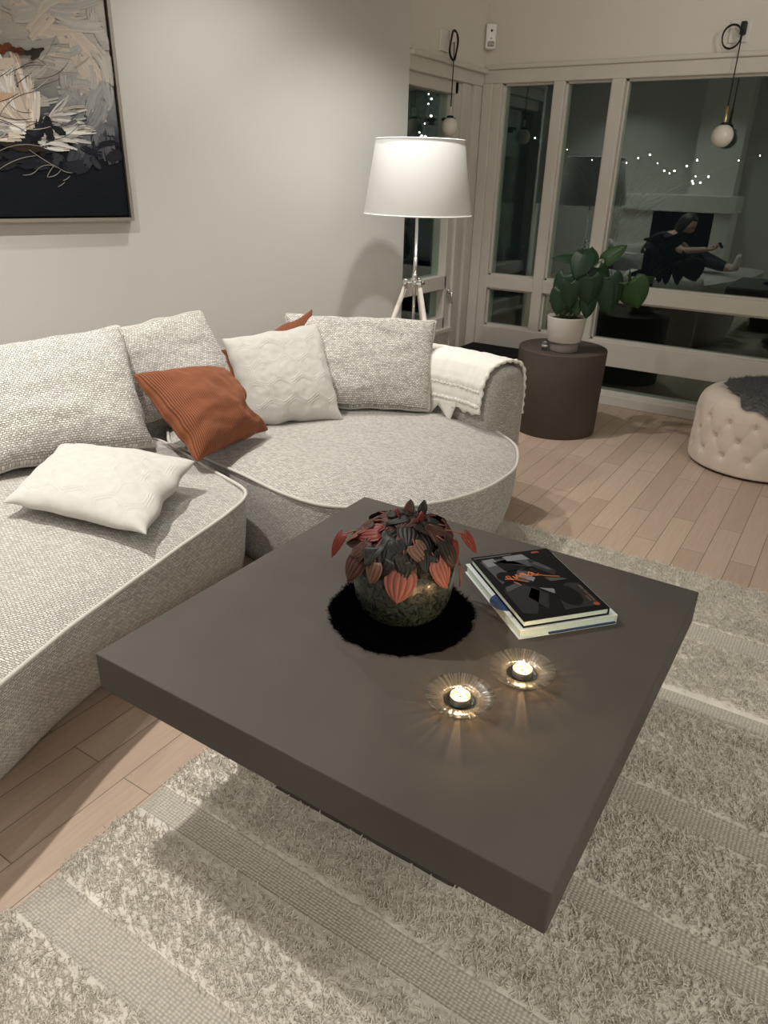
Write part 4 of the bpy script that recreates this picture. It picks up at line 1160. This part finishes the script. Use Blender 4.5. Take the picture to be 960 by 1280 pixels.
def art_black(t, q, w, h, th):
    # cover units: x to the right edge (spine), y from the foot to the head
    def P(u, v): return (u*w, v*h)
    G = [('g1', [(.10,.52),(.06,.90),(.62,.93),(.62,.74),(.44,.70),(.30,.76),(.22,.60)]),
         ('g0', [(.10,.80),(.09,.92),(.24,.93),(.25,.82)]), ('g0', [(.38,.86),(.36,.94),(.62,.945),(.66,.85)]),
         ('g3', [(.20,.88),(.60,.72),(.26,.70)]), ('g1', [(.22,.87),(.40,.90),(.56,.755)]),
         ('g2', [(.62,.92),(.84,.62),(.76,.55),(.55,.80)]), ('g1', [(.70,.80),(.80,.66),(.76,.64),(.62,.78)]),
         ('g1', [(.28,.56),(.40,.70),(.50,.66),(.42,.50)]), ('g0', [(.36,.60),(.42,.66),(.52,.55),(.46,.50)]),
         ('g2', [(.06,.10),(.06,.44),(.30,.50),(.44,.36),(.20,.06)]), ('g1', [(.08,.40),(.10,.47),(.28,.52),(.30,.47)]),
         ('g2', [(.26,.30),(.40,.44),(.50,.30),(.36,.10)]),
         ('g2', [(.52,.06),(.60,.30),(.80,.42),(.94,.40),(.94,.06)]),
         ('g0', [(.46,.40),(.60,.36),(.66,.26),(.56,.30)]), ('g1', [(.62,.54),(.82,.50),(.86,.47),(.66,.47)])]
    by = {}
    for k_, pts in G: by.setdefault(k_, []).append(pts)
    z = th
    names = {'g2': 'charcoal_shapes', 'g1': 'grey_shapes', 'g0': 'pale_shapes', 'g3': 'dark_shapes'}
    for k_ in ('g2', 'g1', 'g0', 'g3'):
        bm = bmesh.new(); z += .0003
        for pts in by[k_]: poly(bm, q, [P(*p) for p in pts], z)
        if k_ == 'g3':
            b3 = bmesh.new(); poly(b3, q, [P(.70+.13*math.cos(a), .24+.15*math.sin(a)) for a in [2*PI*i/24 for i in range(24)]], z)
            finish('dark_disc', b3, M[k_], t, False)
            poly(bm, q, [P(.20+.10*math.cos(a), .62+.08*math.sin(a)) for a in [2*PI*i/24 for i in range(24)]], z)
        finish(names[k_], bm, M[k_], t, False)
    # orange lettering scrawl, small head mark and small lines near the spine
    z = th+.0016
    def ln(bm, pts, r=.0011): add_tube(bm, [q @ Vector((*P(u, v), z)) for u, v in spline3(pts)], r, 5)
    def spline3(pts): return [(p.x, p.y) for p in spline([(u, v, 0) for u, v in pts], 6*len(pts))]
    bm = bmesh.new()
    ln(bm, [(.20,.60),(.30,.55),(.40,.50)]); ln(bm, [(.17,.585),(.24,.575),(.24,.62),(.20,.615),(.26,.555)])
    ln(bm, [(.28,.61),(.31,.57),(.33,.63),(.36,.585),(.39,.64),(.42,.60)], .0016); ln(bm, [(.33,.60),(.40,.615),(.47,.60),(.55,.60),(.66,.555),(.80,.52)])
    ln(bm, [(.42,.645),(.46,.585),(.50,.645),(.52,.60),(.48,.58)], .0018); ln(bm, [(.53,.64),(.56,.59),(.60,.61)]); ln(bm, [(.36,.57),(.50,.585),(.60,.575)], .0008); ln(bm, [(.24,.53),(.27,.50),(.29,.47)], .0009)
    finish('orange_lettering', bm, M['orange'], t)
    bm = bmesh.new()
    poly(bm, q, [P(.80+.05*a, .955+.014*b) for a, b in ((-1,-1),(1,-1),(.8,1),(-.8,1))], th+.0003)
    poly(bm, q, [P(.90+.035*math.cos(a), .075+.025*math.sin(a)) for a in [2*PI*i/16 for i in range(16)]], th+.0014)
    finish('orange_marks', bm, mat('dull_orange', (.22,.055,.025), .4), t, False)
    bm = bmesh.new()
    for k in range(26):
        if k in (8, 15): continue
        v = .36-.0095*k; poly(bm, q, [P(.900, v), P(.900, v-.006), P(.925+.006*((k*7) % 3-1), v-.006), P(.925+.006*((k*7) % 3-1), v)], th+.0014)
    for k in range(9):
        v = .20-.0095*k; poly(bm, q, [P(.862, v), P(.862, v-.005), P(.882, v-.005), P(.882, v)], th+.0014)
    finish('small_print', bm, mat('brown_print', (.13,.075,.05), .5), t, False)
    bm = bmesh.new(); poly(bm, q, [P(.02,.970), P(.50,.972), P(.50,.965), P(.02,.963)], th+.0003); finish('head_line', bm, M['g0'], t, False)
book('white_book', 'pale white hardcover book lying under the black book on the coffee table', (-.458,1.304), (.162,.190), (-.227,.213), TZ, .0255, M['bk_white'], M['page'], art_white)
book('black_book', 'black hardcover book with grey shapes and orange scrawl on top of the white book', (-.455,1.315), (.142,.166), (-.226,.200), TZ+.0258, .019, M['bk_black'], M['page'], art_black)

def candle(x, y, label_d, label_t, seed):
    t = thing('glass_dish', label_d, 'candle holder', (x, y, TZ), 'glass tealight dishes')
    z = TZ
    top = [(.0,.0065),(.026,.0068),(.031,.009),(.034,.015),(.037,.0190),(.044,.0215),(.056,.0245),(.066,.0270),(.0675,.0262)]
    bot = [(.0675,.0245),(.066,.0238),(.056,.0212),(.044,.0180),(.038,.0148),(.035,.009),(.033,.002),(.030,0),(0,0)]
    bm = lathe([(r, z+h) for r, h in top+bot], (x, y), 96)
    rn = seed*3.1
    for v in bm.verts:
        r = math.hypot(v.co.x-x, v.co.y-y)
        if .038 < r < .0655:
            a = math.atan2(v.co.y-y, v.co.x-x); v.co.z += .0011*nz(math.cos(a)*8+rn, math.sin(a)*8, r*90)
    finish('bowl', bm, M['dish'], t)
    # tealight inside
    q = thing('tealight', label_t, 'candle', (x, y, z+.0072), 'burning tealights')
    b0 = z+.0072
    finish('tin_cup', lathe([(0,b0),(.018,b0),(.0192,b0+.001),(.0195,b0+.0165),(.0198,b0+.0170),(.0190,b0+.0170),(.0188,b0+.002),(0,b0+.0018)], (x, y), 40), M['tin'], q)
    finish('wax', lathe([(0,b0+.0132),(.010,b0+.0132),(.0186,b0+.0138),(.0186,b0+.003),(0,b0+.002)], (x, y), 40), M['wax'], q)
    finish('wick', tube([(x, y, b0+.012), (x+.0005, y, b0+.019)], .0008, 6), M['wick'], q)
    finish('flame', lathe([(0,b0+.0165),(.0016,b0+.018),(.0028,b0+.0215),(.0026,b0+.025),(.0014,b0+.030),(0,b0+.0385)], (x, y), 16), M['flame'], q)
    ld = bpy.data.lights.new('candle_light', 'POINT'); ld.energy = .85; ld.color = (1,.60,.28); ld.shadow_soft_size = .003
    lo = bpy.data.objects.new('candle_light', ld); lo.location = (x, y, b0+.037); COL.objects.link(lo)
candle(-.466, 1.034, 'round pressed glass dish holding a tealight, nearer the table front', 'burning tealight in the glass dish nearer the table front', 1)
candle(-.399, 1.181, 'round pressed glass dish holding a tealight, nearer the books', 'burning tealight in the glass dish nearer the books', 2)

# ------------------------------------------------------------------ the rest of the room (seen in the window's reflection)
def fireplace():
    t = thing('fireplace', 'white plaster fireplace with dark opening against the rear wall', 'fireplace', (-2.3, RY, 0))
    y0 = RY; y1 = RY+.55
    bm = bmesh.new()
    add_box(bm, (-3.3, y0, .0), (-2.85, y1, 1.03)); add_box(bm, (-2.02, y0, 0), (-1.80, y1, 1.03)); add_box(bm, (-2.86, y0, 0), (-2.0, y1, .22)); add_box(bm, (-2.9, y0, .2), (-2.0, y0+.05, 1.05))
    finish('surround', bm, M['plaster'], t, False)
    finish('hood', box((-3.34, y0, 1.02), (-1.76, y1+.05, 1.24), .01), M['plaster'], t, False)
    finish('chimney', box((-2.45, y0, 1.23), (-1.86, y1-.15, CH)), M['plaster'], t, False)
    finish('firebox', box((-2.85, y0+.05, .22), (-2.02, y0+.06, 1.02)), M['soot'], t, False)
    bm = bmesh.new(); add_box(bm, (-2.855, y0+.06, .22), (-2.845, y1-.02, 1.02)); add_box(bm, (-2.025, y0+.06, .22), (-2.015, y1-.02, 1.02)); add_box(bm, (-2.85, y0+.06, .215), (-2.02, y1-.02, .225))
    finish('lining', bm, M['soot'], t, False)
fireplace()
def person():
    """sits on the sofa's left end beyond the photo, legs stretched along the seat; shows only as a reflection"""
    t = thing('person', 'person in dark clothes sitting with legs stretched out, mirrored in the wide window', 'person', (-2.1, .15, .43))
    def skin(name, pts, edges, rad, material, parent):
        me = bpy.data.meshes.new(name); me.from_pydata([Vector(p)-ORG[t.name] for p in pts], edges, []); 
        o = bpy.data.objects.new(name, me); COL.objects.link(o); o.parent = parent; me.materials.append(material)
        sk = o.modifiers.new('skin', 'SKIN'); sk.use_smooth_shade = True
        for i, v in enumerate(me.skin_vertices[0].data): v.radius = rad[i] if isinstance(rad[i], tuple) else (rad[i], rad[i]); v.use_root = (i == 0)
        sb = o.modifiers.new('sub', 'SUBSURF'); sb.levels = 2; sb.render_levels = 2
        return o
    y = .12
    pel = (-2.38, y, .53)
    pts = [pel, (-2.37,y,.62), (-2.27,y,.72), (-2.14,y,.79), (-2.07,y,.84), (-2.03,y,.875),
           (-2.15,y+.17,.77), (-1.95,y+.21,.66), (-1.76,y+.12,.68), (-1.70,y+.10,.69),
           (-2.15,y-.17,.77), (-1.97,y-.22,.64), (-1.78,y-.10,.66), (-1.72,y-.08,.67),
           (-2.28,y+.10,.52), (-1.86,y+.12,.60), (-1.44,y+.10,.49), (-1.30,y+.09,.51),
           (-2.28,y-.10,.52), (-1.88,y-.12,.64), (-1.46,y-.08,.49), (-1.32,y-.07,.51)]
    ed = [(0,1),(1,2),(2,3),(3,4),(4,5),(3,6),(6,7),(7,8),(8,9),(3,10),(10,11),(11,12),(12,13),(0,14),(14,15),(15,16),(16,17),(0,18),(18,19),(19,20),(20,21)]
    rad = [.125,.12,.135,.08,.05,.05,.055,.042,.032,.03,.055,.042,.032,.03,.085,.062,.042,.036,.085,.062,.042,.036]
    body = skin('body', pts, ed, rad, M['skin'], t)
    skin('sweater', pts[:4]+[pts[6],pts[10],Vector(pts[6]).lerp(Vector(pts[7]),.55),Vector(pts[10]).lerp(Vector(pts[11]),.55)], [(0,1),(1,2),(2,3),(3,4),(3,5),(4,6),(5,7)], [.138,.132,.147,.088,.067,.067,.057,.057], M['dark_cloth'], t)
    skin('trousers', [pel]+pts[14:17]+pts[18:21], [(0,1),(1,2),(2,3),(0,4),(4,5),(5,6)], [.137,.096,.074,.054,.096,.074,.054], M['dark_cloth'], t)
    for s in (1,-1):
        b = Vector(pts[16 if s > 0 else 20])
        skin('sock', [b, b+Vector((.07,0,.0)), b+Vector((.10,0,.08)), b+Vector((.11,s*.01,.16))], [(0,1),(1,2),(2,3)], [.045,.042,.036,.028], M['sock'], t)
    # head: shaped ellipsoid with brow, nose, chin
    hc = Vector((-1.985, y, .945)); bm = bmesh.new(); bmesh.ops.create_uvsphere(bm, u_segments=40, v_segments=28, radius=1)
    for v in bm.verts:
        x, yy, z = v.co
        sx = .098*(1+.05*z); sy = .076*(1-.16*max(0, -z)); sz = .122
        p = Vector((x*sx, yy*sy, z*sz))
        if x > 0:
            p.x += .024*math.exp(-((yy/.16)**2)-((z+.12)/.20)**2) + .010*math.exp(-((yy/.3)**2)-((z+.75)/.2)**2)
            for sg in (1,-1): p.x -= .012*math.exp(-(((yy-sg*.36)/.16)**2)-((z-.10)/.12)**2)
            p.x += .006*math.exp(-((yy/.26)**2)-((z+.42)/.09)**2)
        for sg in (1,-1):
            p.y += sg*.016*math.exp(-((yy-sg)/.25)**2-((x+.05)/.16)**2-((z+.02)/.22)**2)
        v.co = p
    q = Matrix.Translation(hc) @ Matrix.Rotation(math.radians(34), 4, 'Y') @ Matrix.Scale(.95, 4); bmesh.ops.transform(bm, matrix=q, verts=bm.verts)
    hd = finish('head', bm, M['skin'], t)
    bm = bmesh.new(); bmesh.ops.create_uvsphere(bm, u_segments=32, v_segments=24, radius=1)
    for v in bm.verts:
        x, yy, z = v.co; p = Vector((x*.112-.012, yy*.09, z*.132+.012))
        if x > .25 and z < .55: p.x *= .45
        p.x += .004*nz(yy*8, z*8)
        if x < .1 and z < -.3: p.z -= .05
        v.co = p
    bmesh.ops.transform(bm, matrix=q, verts=bm.verts); finish('hair', bm, M['hair_dark'], hd)
    for s in (1,-1):
        bm = bmesh.new(); bmesh.ops.create_uvsphere(bm, u_segments=12, v_segments=8, radius=.009, matrix=q @ Matrix.Translation((.083, s*.028, .012))); finish('eye', bm, mat('eye_dark', (.03,.02,.015), .2), hd)
    bm = bmesh.new(); add_tube(bm, [q @ Vector((.092, yy, -.052+.003*abs(yy)/.02)) for yy in (-.02,-.01,0,.01,.02)], [.002,.004,.0045,.004,.002], 8); finish('mouth', bm, mat('lips', (.36,.14,.12), .5), hd)
    # hands: palm with four fingers and a thumb, curled round a phone
    for s, w in ((1, pts[9]), (-1, pts[13])):
        w = Vector(w); P_ = [w, w+Vector((.045,-s*.01,.005)), w+Vector((.075,-s*.015,.01))]; E_ = [(0,1),(1,2)]; R_ = [(.024,.016),(.034,.014),(.034,.012)]
        hand = skin('hand', P_, E_, R_, M['skin'], t)
        for f in range(4):
            b = w+Vector((.075, -s*.015+(f-1.5)*.017, .012)); L = (.03,.036,.034,.026)[f]
            skin('finger', [b-Vector((.02,0,0)), b+Vector((L*.6,0,.006)), b+Vector((L,0,.03)), b+Vector((L*.7,-s*.003,.05))], [(0,1),(1,2),(2,3)], [.009,.0085,.008,.007], M['skin'], hand)
        b = w+Vector((.03, -s*.035, .012)); skin('thumb', [b+Vector((-.01,s*.012,0)), b+Vector((.02,-s*.008,.015)), b+Vector((.04,-s*.008,.035))], [(0,1),(1,2)], [.011,.0095,.008], M['skin'], hand)
    ph = thing('phone', 'dark phone held in both hands by the seated person', 'phone', (-1.57, y, .70))
    m4 = Matrix.Translation((-1.57, y, .735)) @ Matrix.Rotation(math.radians(-35), 4, 'Y')
    finish('case', box((-.004,-.075,-.037), (.004,.075,.037), .004, 2, m4), M['black'], ph, True)
    finish('screen', box((-.0052,-.07,-.033), (-.0038,.07,.033), 0, 1, m4), mat('phone_glass', (.02,.02,.022), .1), ph, False)
person()

# ------------------------------------------------------------------ outside: bare shrub with fairy lights
def fairy(name_label, tree_label, trunk, pts, seed, bulbs_extra, rad=.0055, trees=True):
    rnd = random.Random(seed); tr = Vector(trunk)
    if trees:
        bm = bmesh.new(); add_tube(bm, [tr, tr+Vector((.03,.02,.7)), tr+Vector((0,0,1.3))], [.05,.035,.02], 8)
        for p in pts:
            p = Vector(p); s = tr+Vector((0,0,rnd.uniform(.7,1.25))); add_tube(bm, spline([s, s.lerp(p, .5)+Vector((0,0,.08)), p+Vector((0,.02,0))], 8), [.008-.0009*i for i in range(8)], 6)
        tag(finish('bare_shrub', bm, M['bark'], None, True, loc=trunk), tree_label, 'shrub')
    t = thing('fairy_lights', name_label, 'string lights', pts[0], 'outdoor fairy lights')
    finish('wire', tube(spline(pts, 12*len(pts)), .002, 5), M['cable'], t)
    for i, p in enumerate(pts):
        r = rad*(1 if i in bulbs_extra else .55); bm = bmesh.new(); bmesh.ops.create_icosphere(bm, subdivisions=2, radius=r, matrix=Matrix.Translation(p)); finish('bulb', bm, M['bulb'], t)
G = -.12
fairy('warm fairy lights strung on the bare shrub outside the wide window', 'bare dark shrub in the night garden outside the wide window', (-2.28,7.75,G),
      [(-3.09,7.5,1.76),(-2.75,7.5,1.66),(-2.49,7.5,1.57),(-2.36,7.5,1.55),(-2.16,7.5,1.55),(-2.06,7.5,1.59),(-1.96,7.5,1.62),(-1.88,7.5,1.55),(-1.81,7.5,1.49),(-1.77,7.55,1.47),(-1.72,7.5,1.49),(-1.62,7.5,1.53),(-1.54,7.5,1.58),(-1.53,7.5,1.45),(-1.55,7.5,1.41),(-1.53,7.45,1.39),(-1.48,7.5,1.40),(-1.42,7.5,1.45),(-1.2,7.5,1.58),(-1.04,7.5,1.62)], 3, (0,6,8,10,11,12,14,15,16,17))
fairy('fairy lights seen through the narrow side window', 'bare dark shrub outside the narrow side window', (-4.2,7.0,G),
      [(-4.05,7.05,2.12),(-4.0,7.02,2.075),(-4.02,7.0,2.03),(-3.99,7.01,1.93),(-4.02,6.95,1.86),(-4.03,6.87,1.78),(-4.0,6.86,1.75),(-3.97,6.88,1.745),(-3.9,6.7,1.7)], 4, (1,3,6,7), .0075)

# ------------------------------------------------------------------ light
def spot(x, y, power, tx=None, ty=None, size=100, blend=.8, col=(1,.93,.84), z=CH-.05, soft=.03):
    ld = bpy.data.lights.new('ceiling_spot_or_fill', 'SPOT'); ld.energy = power; ld.spot_size = math.radians(size); ld.spot_blend = blend; ld.color = col; ld.shadow_soft_size = soft
    o = bpy.data.objects.new('ceiling_spot_or_fill', ld); o.location = (x, y, z); COL.objects.link(o)
    d = Vector(((tx if tx is not None else x)-x, (ty if ty is not None else y)-y, -z)); o.rotation_euler = d.to_track_quat('-Z', 'Y').to_euler()
LC = (1,.975,.92)
for (x, y, p, sz) in ((-1.88,3.30,96,98), (-2.18,2.60,64,128), (-2.08,1.02,205,120), (-2.95,.1,80,120), (-3.3,-.8,80,120)):
    spot(x, y, p, size=sz, blend=1., col=LC)
spot(-3.5, -1.4, 70, size=130, col=LC); spot(-2.1, -1.0, 50, size=120, col=LC); spot(-.6, -1.2, 15, size=120, col=LC)  # added fill spots, brightening the rear of the room for the window reflection
def aim(x, y, p, tgt, size, col=LC):
    ld = bpy.data.lights.new('ceiling_spot_or_fill', 'SPOT'); ld.energy = p; ld.spot_size = math.radians(size); ld.spot_blend = 1.; ld.color = col; ld.shadow_soft_size = .05
    o = bpy.data.objects.new('ceiling_spot_or_fill', ld); o.location = (x, y, CH-.05); COL.objects.link(o)
    o.rotation_euler = (Vector(tgt)-o.location).to_track_quat('-Z', 'Y').to_euler()
aim(.9, 2.9, 36, (-.6,4.92,2.15), 65); aim(-.6, 3.2, 14, (-1.7,4.92,2.2), 80)  # added fill, aimed to brighten the wall above the windows
def area(x, y, p, sz, col):
    ld = bpy.data.lights.new('ceiling_fill', 'AREA'); ld.energy = p; ld.size = sz; ld.color = col
    o = bpy.data.objects.new('ceiling_fill', ld); o.location = (x, y, CH-.02); COL.objects.link(o)
area(2.1, 1.2, 33, .8, (.93,1,.93)); area(1.6, -1.2, 40, .8, (1,.97,.9))  # unseen fill added at the ceiling; the greenish one lights right-hand faces
w = bpy.data.worlds.new('night'); S.world = w; w.use_nodes = True
w.node_tree.nodes['Background'].inputs[0].default_value = (.004,.005,.006,1); w.node_tree.nodes['Background'].inputs[1].default_value = 1

vs = S.view_settings
vs.view_transform = 'Standard'; vs.look = 'None'; vs.exposure = 0.08; vs.gamma = 1; vs.use_curve_mapping = False
